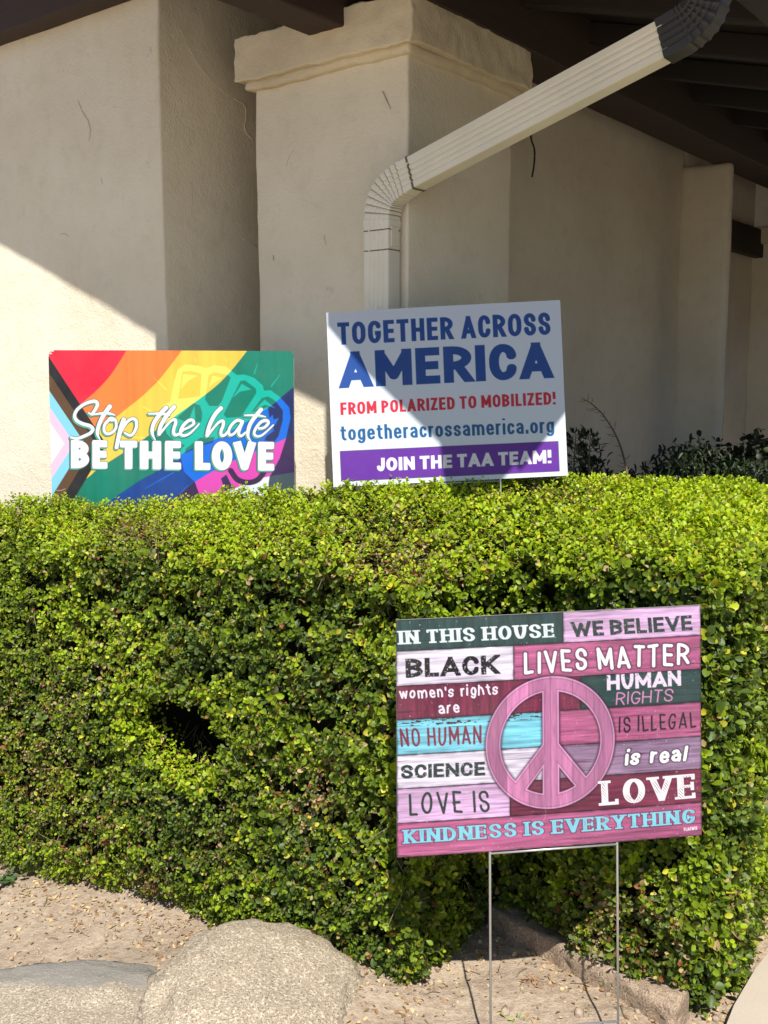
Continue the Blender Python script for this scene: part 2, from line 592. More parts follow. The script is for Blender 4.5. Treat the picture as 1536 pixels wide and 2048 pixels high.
def sweep(path, tang, scl, name, mat, parent, prof=PROF, closed_ends=False):
    V, F = [], []
    n = len(prof)
    for p, tg, sc in zip(path, tang, scl):
        tg = tg / np.linalg.norm(tg)
        yax = -E2
        xax = np.cross(tg, yax) * -1
        xax /= np.linalg.norm(xax)
        V.append(p + (prof[:, :1] * xax + prof[:, 1:] * yax) * sc)
    V = np.vstack(V)
    for i in range(len(path) - 1):
        for k in range(n):
            F.append((i * n + k, i * n + (k + 1) % n, (i + 1) * n + (k + 1) % n, (i + 1) * n + k))
    F.append(tuple(range(n))); F.append(tuple(range((len(path) - 1) * n, len(path) * n))[::-1])
    return mesh_np(name, V, F, mat, parent)


def bez(a, ta, b, tb, n, k=.45):
    a, b = np.asarray(a), np.asarray(b)
    L_ = np.linalg.norm(b - a)
    c1 = a + ta * L_ * k; c2 = b - tb * L_ * k
    tt = np.linspace(0, 1, n)[:, None]
    p = (1 - tt) ** 3 * a + 3 * (1 - tt) ** 2 * tt * c1 + 3 * (1 - tt) * tt ** 2 * c2 + tt ** 3 * b
    tg = np.gradient(p, axis=0)
    return p, tg


bot = np.array([*v0[:2], .05]); top = np.array([*v0[:2], vtop[2]])
spout = sweep([bot, top], [EZ, EZ], [1, 1], 'downspout', M['spout'], house)
# crimped elbow
ne = 61
ep, et = bez(top - EZ * .003, EZ, dj0, dd, ne, .5)
cr = np.ones(ne)
for i in range(8, ne - 8):
    cr[i] = (1.055, 1.05, 1.02, .955, 1.03)[i % 5]
cr[:5] = 1.05
elb = sweep(ep, et, cr, 'elbow', M['spout'], spout)
elb.data.materials.append(M['crimp'])
for i in range(8, ne - 8):
    if i % 5 == 3:
        for k in range(len(PROF)): elb.data.polygons[i * len(PROF) + k].material_index = 1
# small joint plate on the side of the upright
g = Geo(); g.box(top - EZ * .032 - E1 * (SP_W / 2 + .003), E1, E2, EZ, (.003, SP_D * .55, .05)); g.build('joint_plate', M['spout'], spout)
sweep([dj0 - dd * .02, dj1], [dd, dd], [.985, .985], 'slanted_pipe', M['spout'], spout)
sweep([dj0 - dd * .012, dj0 - dd * .006], [dd, dd], [1.05, 1.05], 'seam', M['crease'], spout)
for zz in (.012, .065):
    sweep([top - EZ * (zz + .003), top - EZ * zz], [EZ, EZ], [1.02, 1.02], 'seam', M['crease'], spout)
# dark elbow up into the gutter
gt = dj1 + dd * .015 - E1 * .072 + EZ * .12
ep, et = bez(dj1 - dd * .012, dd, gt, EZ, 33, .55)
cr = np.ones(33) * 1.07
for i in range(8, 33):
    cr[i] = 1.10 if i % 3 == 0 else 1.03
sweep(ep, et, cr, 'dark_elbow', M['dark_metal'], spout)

# gutter along E2; its outer lower edge throws the shadow on the white sign
GW, GH = .15, .115
g_in = gt + E1 * .018 + EZ * .0          # inner bottom line passes here
s3c = np.array([.163, 2.683, 1.265]); s3x = np.array([1.012, -.019, .053]); s3y = np.array([-.041, .137, .976])
s3n = np.cross(s3x, s3y); s3n /= np.linalg.norm(s3n)


def back(px, py, P_, N_, Q, NQ):
    """point of plane (Q,NQ) that shades the surface point seen at px,py"""
    p = hit(px, py, P_, N_)
    return p - LDIR * (np.dot(p - Q, NQ) / np.dot(LDIR, NQ))


R_SL = .27
NQ = np.cross(E2, -E1 + -EZ * R_SL); NQ /= np.linalg.norm(NQ)
Q0 = g_in - E1 * GW
tipL = back(958, 945, s3c, s3n, g_in, EZ)
tipR = back(1050, 945, s3c, s3n, g_in, EZ)
s_tip = np.dot(tipR - g_in, E2)
s_end = s_tip
print('GUTTER z', g_in, 'tip', tipL, tipR, 'e1 offs', np.dot(tipL - g_in, E1), np.dot(tipR - g_in, E1), 's', s_tip)
gprof = [(0, 0), (-GW * .75, 0), (-GW * .82, .012), (-GW * .82, .045), (-GW, .085), (-GW, GH), (-GW + .012, GH), (-GW + .012, GH - .012), (-GW + .006, .09), (-GW * .76, .05), (-GW * .76, .006), (-.004, .006), (-.004, GH), (0, GH)]
Vg = []
for s in (s_end, 6.5):
    for a, z in gprof:
        Vg.append(g_in + E1 * a + EZ * z + E2 * s)
k = len(gprof)
Fg = [(i, (i + 1) % k, k + (i + 1) % k, k + i) for i in range(k)]
# end plate
Vg += [g_in + E1 * a + EZ * z + E2 * (s_end - .002) for a, z in ((0, 0), (-GW * .78, 0), (-GW * .82, .045), (-GW, .085), (-GW, GH), (0, GH))]
Fg.append(tuple(2 * k + i for i in range(6)))
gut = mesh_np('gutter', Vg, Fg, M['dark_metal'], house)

# roof: boards on a plane rising from the gutter to the left; front edge found from the shade it throws
RQ = g_in + EZ * (GH - .01) + E1 * .0
WLp = WL.copy(); WLp[2] = 1
front = [back(655, 648, s3c, s3n, RQ, NQ), back(730, 740, s3c, s3n, RQ, NQ), back(880, 888, s3c, s3n, RQ, NQ)]
wallp = [back(x, y, WLp, E2, RQ, NQ) for x, y in ((0, 490), (180, 592), (345, 690))]
pilp = [back(x, y, PC, E2, RQ, NQ) for x, y in ((588, 782), (650, 812))]
for nm, ps in (('s3', front), ('wall', wallp), ('pil', pilp)):
    print(nm, [(round(float(np.dot(p - RQ, E1)), 3), round(float(np.dot(p - RQ, E2)), 3), round(float(p[2]), 2)) for p in ps])
edge = [(-.13, -.85)]
ev = lambda p: (float(np.dot(p - RQ, E1)), float(np.dot(p - RQ, E2)))
edge += [ev(front[2]), ev(front[1]), ev(front[0])]
edge += [ev(p) for p in pilp[::-1]]
edge += [ev(wallp[2]), ev(wallp[1]), ev(wallp[0])]
edge = [e for i, e in enumerate(edge) if i == 0 or True]
e_last = edge[-1]; e_prev = edge[-2]
sl_ = (e_last[1] - e_prev[1]) / max(.05, (e_last[0] - e_prev[0]))
edge.append((e_last[0] + 2.5, e_last[1] + sl_ * 2.5))
rp = lambda a, s, up=0: RQ + E1 * a + E2 * s + EZ * (R_SL * a + up)
Vr, Fr = [], []
for a, s in edge:
    for ss, u in ((s, 0), (s, .03), (7.5, 0), (7.5, .03)):
        Vr.append(rp(a, ss, u))
for i in range(len(edge) - 1):
    b0, b1 = i * 4, (i + 1) * 4
    Fr += [(b0, b0 + 2, b1 + 2, b1), (b0 + 1, b1 + 1, b1 + 3, b0 + 3), (b0, b1, b1 + 1, b0 + 1), (b0 + 2, b0 + 3, b1 + 3, b1 + 2)]
nl = (len(edge) - 1) * 4
Fr += [(0, 1, 3, 2), (nl, nl + 2, nl + 3, nl + 1)]
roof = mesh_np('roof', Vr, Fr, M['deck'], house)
# rafters under the boards
a_max = edge[-1][0]
for i in range(13):
    s = .55 + i * .45
    p0, p1 = rp(.02, s, -.075), rp(2.6, s, -.075)
    beam(p0, p1, .05, .07, M['rafter'], 'rafter')

# loose cable hanging below the slanted pipe
cp = [hit(x, y, PC + E1 * .2, E1) for x, y in ((1063, 240), (1062, 275), (1069, 300), (1068, 330), (1064, 354))]
g = Geo(); g.tube(catmull(cp, 6), .0035, 6)
cb = g.build('hanging_cable', M['cable'], None, True)
tag(cb, 'thin black cable end dangling from under the porch beam', 'cable')


# plaster cracks and flakes as thin ridges on the walls
def crack(pts, P_, N_, wdt, parent, mat, off=.004):
    g = Geo()
    q = [hit(x, y, P_, N_) - N_ * off for x, y in pts]
    rr = np.array([wdt * (.35 + .65 * math.sin(math.pi * (i + .5) / len(q))) for i in range(len(q))])
    g.tube(q, rr, 5)
    return g.build('crack', mat, parent, True)


mcr, t, P, N, L = nodes('crack_line'); M['crack'] = mcr
n = tex(t, 'ShaderNodeTexNoise', 50, 3)
L.new(mixc(t, n.outputs[0], (.40, .345, .26), (.52, .455, .35)), P.inputs['Base Color']); P.inputs['Roughness'].default_value = 1

z5 = lambda L_: [(x / 1.92, y / 1.92) for x, y in L_]
for L_, wd in (([(300, 385), (318, 430), (340, 465), (348, 500), (343, 540)], .0010), ([(232, 900), (250, 896), (266, 908)], .0008), ([(390, 682), (394, 706)], .0009)):
    crack(z5(L_), WL, E2, wd, house, M['crack'], .0012)
for L_, wd in (([(690, 110), (722, 180), (762, 250), (800, 300), (835, 335), (885, 378)], .0011), ([(900, 380), (935, 400), (945, 440), (940, 500), (975, 540)], .0022), ([(730, 700), (735, 760), (728, 830)], .0018), ([(930, 915), (985, 948)], .0018)):
    q_ = z5(L_)
    g = Geo(); pp_ = [hit(x, y, WL, E1) - E1 * .001 for x, y in q_]
    g.tube(catmull(pp_, 4), wd, 5); g.build('crack', M['plaster'], house, True)
for L_, wd in (([(1470, 350), (1485, 385), (1500, 418)], .0018), ([(1098, 640), (1112, 600), (1130, 575)], .0007), ([(1050, 980), (1052, 1000)], .0014), ([(1245, 905), (1252, 940)], .0008)):
    crack(z5(L_), PC, E2, wd, pil, M['crack'], .0008)

# ------------------------------------------------------------------ ground, path, stones
G0 = -.03


def gz(x, y):
    bank = .03 * np.exp(-(((x + .279) / .30) ** 2 + ((y - 2.03) / .34) ** 2) ** 2) + .03 * np.exp(-(((x + .70) / .40) ** 2 + ((y - 1.95) / .34) ** 2) ** 2)
    return G0 + bank + .012 * fbm(x * 2.2, y * 2.2, 0, 5, 3) + .006 * fbm(x * 14, y * 14, 0, 9, 2) - .07 * np.clip((-x - .1), 0, 1.1)


def ground_patch():
    fine = np.linspace(-3, 3, 260)
    xs = np.concatenate([[-400, -120, -40, -15, -7, -4.5], fine, [4.5, 7, 15, 40, 120, 400]])
    fy = np.linspace(.6, 4.2, 180)
    ys = np.concatenate([[-400, -120, -40, -15, -5, -2, -.5, .2], fy, [5, 7, 10, 20, 60, 200, 600]])
    X, Yy = np.meshgrid(xs, ys, indexing='ij')
    near = np.clip(1 - (np.maximum(abs(X) - 3, 0) + np.maximum(abs(Yy - 2) - 2.5, 0)) / 3, 0, 1)
    Z = G0 * 1.0 + (gz(np.clip(X, -3, 3), Yy) - G0) * near
    i = np.arange(X.size).reshape(X.shape)
    F = np.stack([i[:-1, :-1], i[1:, :-1], i[1:, 1:], i[:-1, 1:]], -1).reshape(-1, 4)
    return np.stack([X, Yy, Z], -1).reshape(-1, 3), F


v, f = ground_patch()
gr = mesh_np('ground', v, f, M['dirt'], None, True); tag(gr, kind='structure')


def on_ground(px, py, z=G0):
    d = ray(px, py)
    return CAMP + d * ((z - CAM_H) / d[2])


# concrete path at the lower right, and the street side behind the photographer
pp = [on_ground(x, y, .0) for x, y in ((1425, 2120), (1468, 2010), (1512, 1935), (1575, 1860))]
pl = [tuple(p[:2]) for p in pp] + [(2.2, 3.0), (4.0, 3.0), (4.0, .9), (.60, .9)]
g = Geo(); n_ = len(pl)
g.add([(x, y, .0) for x, y in pl] + [(x, y, -.12) for x, y in pl], [tuple(range(n_))[::-1], *[(i, (i + 1) % n_, n_ + (i + 1) % n_, n_ + i) for i in range(n_)]])
po = g.build('path', M['concrete']); tag(po, kind='structure')
bm = bmesh.new(); bm.from_mesh(po.data); bmesh.ops.recalc_face_normals(bm, faces=bm.faces); bm.to_mesh(po.data); bm.free()
g = Geo()
g.box((0, -4.2, -.02), RT, (0, 1, 0), EZ, (60, 9, .03))
pv = g.build('pavement', M['concrete']); tag(pv, kind='structure')


# added dark ground sheet behind the hedge, cuts bounce light onto the porch walls
m, t, P, N, L = nodes('bounce_cut_dark'); M['bounce_cut'] = m
n1 = tex(t, 'ShaderNodeTexNoise', 70, 5, .7)
L.new(mixc(t, n1.outputs[0], (.022, .016, .011), (.06, .043, .03)), P.inputs['Base Color']); P.inputs['Roughness'].default_value = 1
bump(t, P, n1.outputs[0], .8, .01)
xs = np.linspace(-.95, 6.5, 46); ys = np.linspace(0, 1, 24)
X, T_ = np.meshgrid(xs, ys, indexing='ij')
Y0 = np.where(X > .05, 2.62 + .12 * X, 2.655 - .55 * X)
Yy = Y0 + T_ * (9.5 - Y0)
Z_ = G0 + .028 + .008 * vnoise(X * 6, Yy * 6, 0, 13)
i = np.arange(X.size).reshape(X.shape)
F = np.stack([i[:-1, :-1], i[1:, :-1], i[1:, 1:], i[:-1, 1:]], -1).reshape(-1, 4)
bd = mesh_np('bounce_cut_sheet', np.stack([X, Yy, Z_], -1).reshape(-1, 3), F, M['bounce_cut'], None, True); tag(bd, kind='structure')


def boulder(name, c, rad, mat, label, seed, pw=2.6, rot=0.0, shape=None, amp=.06):
    bm = bmesh.new()
    bmesh.ops.create_icosphere(bm, subdivisions=6, radius=1)
    V = np.array([v.co for v in bm.verts])
    nrm = (np.abs(V) ** pw).sum(1) ** (1 / pw)
    V = V / nrm[:, None]
    if shape is not None: V = shape(V)
    dsp = 1 + amp * fbm(V[:, 0] * 1.6, V[:, 1] * 1.6, V[:, 2] * 1.6, seed, 4) + .012 * vnoise(V[:, 0] * 16, V[:, 1] * 16, V[:, 2] * 16, seed + 5)
    rdg = 1 - np.abs(vnoise(V[:, 0] * 3.1, V[:, 1] * 3.1, V[:, 2] * 3.1, seed + 11)) * .10 - np.clip(.06 - np.abs(vnoise(V[:, 0] * 1.7 + 3, V[:, 1] * 1.7, V[:, 2] * 1.7, seed + 21)), 0, 1) * .45 + .010 * vnoise(V[:, 0] * 40, V[:, 1] * 40, V[:, 2] * 40, seed + 31)
    V = V * (dsp * rdg)[:, None] * np.array(rad)
    cr_, sr_ = math.cos(rot), math.sin(rot)
    V = np.stack([V[:, 0] * cr_ - V[:, 1] * sr_, V[:, 0] * sr_ + V[:, 1] * cr_, V[:, 2]], 1)
    for v, p in zip(bm.verts, V): v.co = p
    me = bpy.data.meshes.new(name); bm.to_mesh(me); bm.free()
    me.polygons.foreach_set('use_smooth', np.ones(len(me.polygons), bool))
    me.materials.append(mat)
    o = bpy.data.objects.new(name, me); COL.objects.link(o); o.location = c
    tag(o, label, 'boulder')
    return o


def shp(V):
    V = V.copy()
    # high on the left, running down to the right
    V[:, 2] *= 1.0 - .55 * (V[:, 0] * .5 + .5) ** 1.5
    return V


boulder('boulder', (-.279, 2.03, -.025), (.222, .25, .13), M['granite'], 'big tan speckled granite boulder at the foot of the hedge', 5, 2.7, -.35, shp, .05)
boulder('boulder', (-.70, 1.95, -.062), (.325, .27, .082), M['granite2'], 'low flat rock with a grey patch on top, at the bottom left corner', 9, 2.6, .12, None, .06)


# stone edging running diagonally below the right hand part of the hedge
def slab():
    a = on_ground(968, 1848); b = on_ground(1345, 2062)
    d = b - a; ln = np.linalg.norm(d); d /= ln
    s = np.cross(EZ, d)
    v, f = rbox(np.array([*a[:2], -.092]) - s * .004, d, s, EZ, (ln, .08, .115), r=.014, res=.010, amp=.011, seed=77, freq=9)
    return mesh_np('stone_edging', v, f, M['edging'], None, True)


so_ = slab(); tag(so_, 'long rough brown stone edging lying diagonally below the hedge', 'edging stone')

# ------------------------------------------------------------------ leaves
LEAF_ST = np.array([0, .18, .42, .68, .88, 1.0])
LEAF_W = np.array([0, .17, .33, .40, .27, 0])


def leaf_proto(narrow=1.0, fold=.22, curl=.18):
    """11-14 verts: midrib + sides"""
    v = []
    for s, wd in zip(LEAF_ST, LEAF_W):
        z = -curl * s * s
        v.append((s, 0, z))
    for s, wd in zip(LEAF_ST[1:-1], LEAF_W[1:-1]):
        z = -curl * s * s + fold * wd
        v.append((s, wd * narrow, z)); v.append((s, -wd * narrow, z))
    n = len(LEAF_ST)
    L_ = [0] + [n + 2 * i for i in range(n - 2)] + [n - 1]
    R_ = [0] + [n + 2 * i + 1 for i in range(n - 2)] + [n - 1]
    f = []
    for i in range(n - 1):
        a = [i, i + 1, L_[i + 1], L_[i]]; b = [i + 1, i, R_[i], R_[i + 1]]
        for q in (a, b):
            u = []
            for x in q:
                if x not in u: u.append(x)
            while len(u) < 4: u.append(u[-1])
            f.append(u)
    return np.array(v), f


def build_leaves(name, pos, dirv, nrm, size, cols, mat, parent, narrow=1.0, fold=.22, curl=.18):
    """one mesh holding all leaves of a plant; pos,dirv,nrm:(n,3) size:(n,)"""
    pv, pf = leaf_proto(narrow, fold, curl)
    tri = []
    for q in pf:
        u = []
        for x in q:
            if x not in u: u.append(x)
        if len(u) == 3: tri.append(u)
        else: tri += [[u[0], u[1], u[2]], [u[0], u[2], u[3]]]
    tri = np.array(tri)
    n = len(pos)
    x = dirv / np.linalg.norm(dirv, axis=1, keepdims=True)
    z = nrm - x * (nrm * x).sum(1, keepdims=True)
    z /= np.linalg.norm(z, axis=1, keepdims=True) + 1e-9
    y = np.cross(z, x)
    k = len(pv)
    fl = rng.uniform(.4, 1.6, n)
    V = pos[:, None, :] + size[:, None, None] * (pv[None, :, 0:1] * x[:, None] + pv[None, :, 1:2] * y[:, None] + (pv[None, :, 2:3] * fl[:, None, None]) * z[:, None])
    F = (tri[None] + (np.arange(n) * k)[:, None, None]).reshape(-1, 3)
    C = np.repeat(cols, k, axis=0)
    return mesh_np(name, V.reshape(-1, 3), F, mat, parent, True, C)


# ------------------------------------------------------------------ hedge
#          px    Yf    ytop  ybot   Yb    yback
HC = np.array([
    [-620, 3.40, 1072, 1560, 3.95, 1003],
    [-250, 2.98, 1062, 1650, 3.30, 1000],
    [0,    2.70, 1064, 1745, 3.06, 991],
    [300,  2.45, 1088, 1825, 2.93, 985],
    [600,  2.22, 1118, 1925, 2.80, 966],
    [780,  2.09, 1148, 1990, 2.76, 954],
    [860,  2.07, 1162, 2000, 2.76, 950],
    [925,  2.20, 1128, 1945, 2.77, 948],
    [995,  2.31, 1106, 1885, 2.78, 946],
    [1070, 2.28, 1108, 1900, 2.80, 945],
    [1150, 2.17, 1112, 1955, 2.83, 944],
    [1225, 2.09, 1118, 2000, 2.86, 945],
    [1295, 2.04, 1126, 2032, 2.89, 947],
    [1375, 2.00, 1138, 2046, 2.92, 950],
    [1440, 1.98, 1150, 2046, 2.94, 953],
    [1515, 2.05, 1145, 2000, 2.96, 960],
    [1600, 2.40, 1120, 1810, 3.00, 962],
    [1850, 2.95, 1080, 1650, 3.3, 965]])
NU = 420
hu = catmull(HC, 30)
arc = np.concatenate([[0], np.cumsum(np.hypot(np.diff(hu[:, 0] / 2050 * hu[:, 1]), np.diff(hu[:, 1])))])
ug = np.linspace(0, arc[-1], NU)
hu = np.stack([np.interp(ug, arc, hu[:, i]) for i in range(6)], 1)
PR = []
for px, Yf, yt, yb, Yb, ybk in hu:
    ft = at(px, yt, Yf); fb = at(px, yb, Yf)
    bt = at(px, ybk, Yb)
    zt = ft[2] + .012
    A = np.array([ft[0], ft[1]]); B = np.array([bt[0] if abs(px - 768) > 0 else ft[0], bt[1]])
    D = np.linalg.norm(B - A); h = (B - A) / D
    zb_ = max(fb[2], -.09) + .01
    prof = [(.09, zb_ - .03), (.03, zb_ + .03), (.0, zb_ + .18), (-.004, .42), (.010, .62), (.034, zt - .15), (.022, zt - .06), (.08, zt), (.5 * D, .45 * zt + .55 * bt[2]), (D - .10, bt[2]), (D - .02, bt[2] - .05), (D, bt[2] - .2), (D, .3)]
    PR.append([(A[0] + h[0] * s, A[1] + h[1] * s, z) for s, z in prof])
PR = np.array(PR)                                   # NU x k x 3
NV = 150
prof_s = np.stack([catmull(p, 12) for p in PR])     # NU x m x 3
sm = []
for p in prof_s:
    l = np.concatenate([[0], np.cumsum(np.linalg.norm(np.diff(p, axis=0), axis=1))])
    q = np.linspace(0, l[-1], NV)
    sm.append(np.stack([np.interp(q, l, p[:, i]) for i in range(3)], 1))
S = np.array(sm)


def grid_normals(S):
    du = np.gradient(S, axis=0); dv = np.gradient(S, axis=1)
    n = np.cross(du, dv)
    return n / (np.linalg.norm(n, axis=2, keepdims=True) + 1e-9)


Nn = grid_normals(S)
if Nn[NU // 2, NV // 3, 1] > 0: Nn = -Nn
lump = np.where(np.arange(NV)[None, :] > NV * .47, .5, 1.0) * .020 * fbm(S[..., 0] * 5, S[..., 1] * 5, S[..., 2] * 5, 3, 2) + .012 * vnoise(S[..., 0] * 16, S[..., 1] * 16, S[..., 2] * 16, 8)
hole = hit(335, 1478, at(335, 1478, 2.45), np.array([0, 1.0, 0]))
hx, hy = proj(S.reshape(-1, 3).T.T) if False else (None, None)
q = S.reshape(-1, 3) - CAMP
zz = q @ FW
HPX = (CX + FPX * (q @ RT) / zz).reshape(NU, NV); HPY = (CY - FPX * (q @ UP) / zz).reshape(NU, NV)
frontmask = (np.arange(NV) < NV * .5)[None, :]
hd = np.exp(-(((HPX - 336 - (HPY - 1475) * .5) / 66) ** 2 + ((HPY - 1475) / 60) ** 2) ** 2) * frontmask
notch = np.exp(-((HPX - 880) / 45) ** 2) * frontmask * .02
S2 = S + Nn * (lump - .24 * hd - notch)[..., None]
N2 = grid_normals(S2)
if N2[NU // 2, NV // 3, 1] > 0: N2 = -N2

hedge = thing('hedge', 'clipped green boxwood hedge in front of the house, hollow behind the pink sign', 'hedge', (.1, 2.4, G0))
# near-black shell inside the leaves: shade of the gaps painted as colour
shade_core = S2 - N2 * (.066 + .015 * vnoise(S[..., 0] * 30, S[..., 1] * 30, S[..., 2] * 30, 4))[..., None]
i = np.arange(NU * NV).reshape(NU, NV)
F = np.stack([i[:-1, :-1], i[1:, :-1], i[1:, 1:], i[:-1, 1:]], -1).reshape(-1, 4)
mesh_np('shade_shell', shade_core.reshape(-1, 3), F, M['shade_core'], hedge, True)


def samp(n, margin=True):
    """area weighted samples on the hedge shell"""
    du = np.linalg.norm(np.diff(S2, axis=0), axis=2)[:, :-1]; dv = np.linalg.norm(np.diff(S2, axis=1), axis=2)[:-1]
    Aw = du * dv
    pv_ = np.arange(NV - 1)
    Aw = Aw * np.where(pv_ > NV * .86, .15, 1.0)[None, :]
    # parts of the hedge beyond the frame carry fewer leaves
    off = (HPX[:-1, :-1] < -90) | (HPX[:-1, :-1] > 1640)
    Aw = np.where(off, Aw * .3, Aw)
    p = (Aw / Aw.sum()).ravel()
    id_ = rng.choice(len(p), n, p=p)
    a, b = np.divmod(id_, NV - 1)
    fu, fv = rng.random(n), rng.random(n)

    def il(T):
        return (T[a, b] * ((1 - fu) * (1 - fv))[:, None] + T[a + 1, b] * (fu * (1 - fv))[:, None] + T[a, b + 1] * ((1 - fu) * fv)[:, None] + T[a + 1, b + 1] * (fu * fv)[:, None])
    return il(S2), il(N2), a, b


NS = 27500
sp, sn, sa, sb = samp(NS)
sn /= np.linalg.norm(sn, axis=1, keepdims=True)
spx, spy = HPX[sa, sb], HPY[sa, sb]
topness = np.clip(sn[:, 2], 0, 1)
# sprig axis
axis = sn * 1.0 + np.array([0, 0, .35]) + rng.normal(0, .38, (NS, 3))
axis /= np.linalg.norm(axis, axis=1, keepdims=True)
patch = fbm(sp[:, 0] * 4.5, sp[:, 1] * 4.5, sp[:, 2] * 4.5, 40, 3)
patch2 = fbm(sp[:, 0] * 11, sp[:, 1] * 11, sp[:, 2] * 11, 60, 2)
# thin, dry spots seen in the photo
dry = np.zeros(NS)
for x, y, rx, ry, s in ((620, 1600, 40, 60, 1.0), (540, 1590, 30, 40, .5), (790, 1095, 110, 55, .75), (265, 1060, 80, 35, .8), (560, 1075, 60, 25, .3), (60, 1570, 90, 110, .5), (150, 1660, 120, 90, .38), (290, 1775, 40, 45, .9),
                        (900, 1130, 80, 50, .35), (1190, 1870, 70, 90, .75), (1290, 1840, 70, 60, .5), (1320, 1915, 60, 60, .55), (430, 1700, 60, 50, .35), (80, 1400, 80, 100, .3), (1080, 985, 130, 20, .45), (1490, 1830, 25, 60, .5), (200, 1330, 100, 60, .25), (640, 1420, 70, 60, .2)):
    dry = np.maximum(dry, s * np.exp(-((spx - x) / rx) ** 2 - ((spy - y) / ry) ** 2))
depth_in = np.abs(rng.normal(0, 1, NS)) * .020 * (1 - .35 * topness) + np.clip(-patch2 * .034, 0, .07) * (1 - .6 * topness)
depth_in += .006 * dry
lipz = np.exp(-((sp[:, 2] - (S[sa, int(NV * .5), 2] - .13)) / .06) ** 2) * (sb < NV * .5)
depth_in += .022 * lipz * rng.random(NS)
depth_in = np.minimum(depth_in, .058)
out = (rng.random(NS) < .16) * rng.uniform(.004, .022, NS) * (dry < .3) * (1 - .55 * topness)
tip = sp - sn * depth_in[:, None] + axis * (.006 + out)[:, None]
left = np.clip((900 - spx) / 900, 0, 1)
lsz = .0190 * (1 + .28 * np.clip((spx - 1330) / 90, 0, 1) * (spx < 1600)) * (1 - .22 * left) * (1 - .22 * dry) * np.exp(np.clip(rng.normal(0, .25, NS), -.6, .32))
lsz *= np.where(topness > .6, .86, 1.0)
P_, D_, Nm_, Z_, C_ = [], [], [], [], []
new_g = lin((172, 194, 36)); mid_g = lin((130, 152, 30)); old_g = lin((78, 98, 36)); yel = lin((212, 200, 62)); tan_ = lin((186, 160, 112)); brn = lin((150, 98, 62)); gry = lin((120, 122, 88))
twig = Geo()
for k in range(5):                                   # nodes along the sprig
    along = k * .0105
    base = tip - axis * along[..., None] if np.ndim(along) else tip - axis * (along * rng.uniform(.8, 1.25, NS))[:, None]
    for sd in (0, 1):
        keep = rng.random(NS) < (.97 - .05 * k)
        rnd = rng.normal(0, 1, (NS, 3))
        t1 = np.cross(axis, np.array([.3, .2, .93]) + 0 * axis); t1 /= np.linalg.norm(t1, axis=1, keepdims=True)
        t2 = np.cross(axis, t1)
        if k == 0 and sd == 0:
            ph0 = rng.uniform(0, 2 * math.pi, NS)
        ph = ph0 + (k % 2) * math.pi / 2 + sd * math.pi + rng.normal(0, .25, NS)
        spread = np.radians(np.clip(28 + 17 * k + rng.normal(0, 12, NS), 12, 105))
        side = t1 * np.cos(ph)[:, None] + t2 * np.sin(ph)[:, None]
        d = axis * np.cos(spread)[:, None] + side * np.sin(spread)[:, None]
        nn_ = axis * np.sin(spread)[:, None] - side * np.cos(spread)[:, None] + rng.normal(0, .18, (NS, 3))
        sz = lsz * (.62 + .19 * min(k, 2)) * rng.uniform(.85, 1.15, NS)
        # colour: new growth at tip and top, older inside; sunlit top painted brighter too
        fresh_lit = np.clip(.36 - .15 * k + .66 * topness + .32 * patch + out * 20 + rng.normal(0, .16, NS), 0, 1)
        c = old_g + (mid_g - old_g) * np.clip(fresh_lit * 2, 0, 1)[:, None] + (new_g - mid_g) * np.clip(fresh_lit * 2 - 1, 0, 1)[:, None]
        yl = (rng.random(NS) < .05 + .10 * topness) * rng.uniform(.3, 1, NS)
        c = c + (yel - c) * yl[:, None]
        dr = rng.random(NS)
        isd = dr < (.025 + .78 * dry + .03 * k)
        w_ = rng.random(NS)[:, None]
        dc = np.where(w_ < .55, tan_, np.where(w_ < .75, gry, brn)) * rng.uniform(.7, 1.15, NS)[:, None]
        c = np.where(isd[:, None], dc, c) * rng.uniform(.82, 1.15, NS)[:, None]
        sz = np.where(isd, sz * .8, sz)
        hk = hd[sa, sb] < rng.uniform(.04, .4, NS)   # bare hollow
        keep &= hk & (rng.random(NS) > .06 * dry)
        P_.append(base[keep]); D_.append(d[keep]); Nm_.append(nn_[keep]); Z_.append(sz[keep]); C_.append(c[keep])
P_, D_, Nm_, Z_, C_ = map(np.concatenate, (P_, D_, Nm_, Z_, C_))
print('LEAVES', len(P_))
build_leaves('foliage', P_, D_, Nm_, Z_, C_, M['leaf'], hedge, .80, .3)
# twigs
sel = rng.choice(NS, 4200, replace=False)
tv, tf = [], []
for q_, s in enumerate(sel):
    a = tip[s] - axis[s] * .012; b = a - axis[s] * rng.uniform(.05, .09) + rng.normal(0, .012, 3)
    d = b - a
    u = np.cross(d, RT); u /= np.linalg.norm(u); v_ = np.cross(d, u); v_ /= np.linalg.norm(v_)
    for pnt, r in ((a, .0007), (b, .0013)):
        for an in (0, 2.094, 4.189):
            tv.append(pnt + r * (u * math.cos(an) + v_ * math.sin(an)))
    o = q_ * 6
    for k in range(3):
        tf.append((o + k, o + (k + 1) % 3, o + 3 + (k + 1) % 3, o + 3 + k))
mesh_np('twigs', np.array(tv), np.array(tf), M['twig'], hedge)


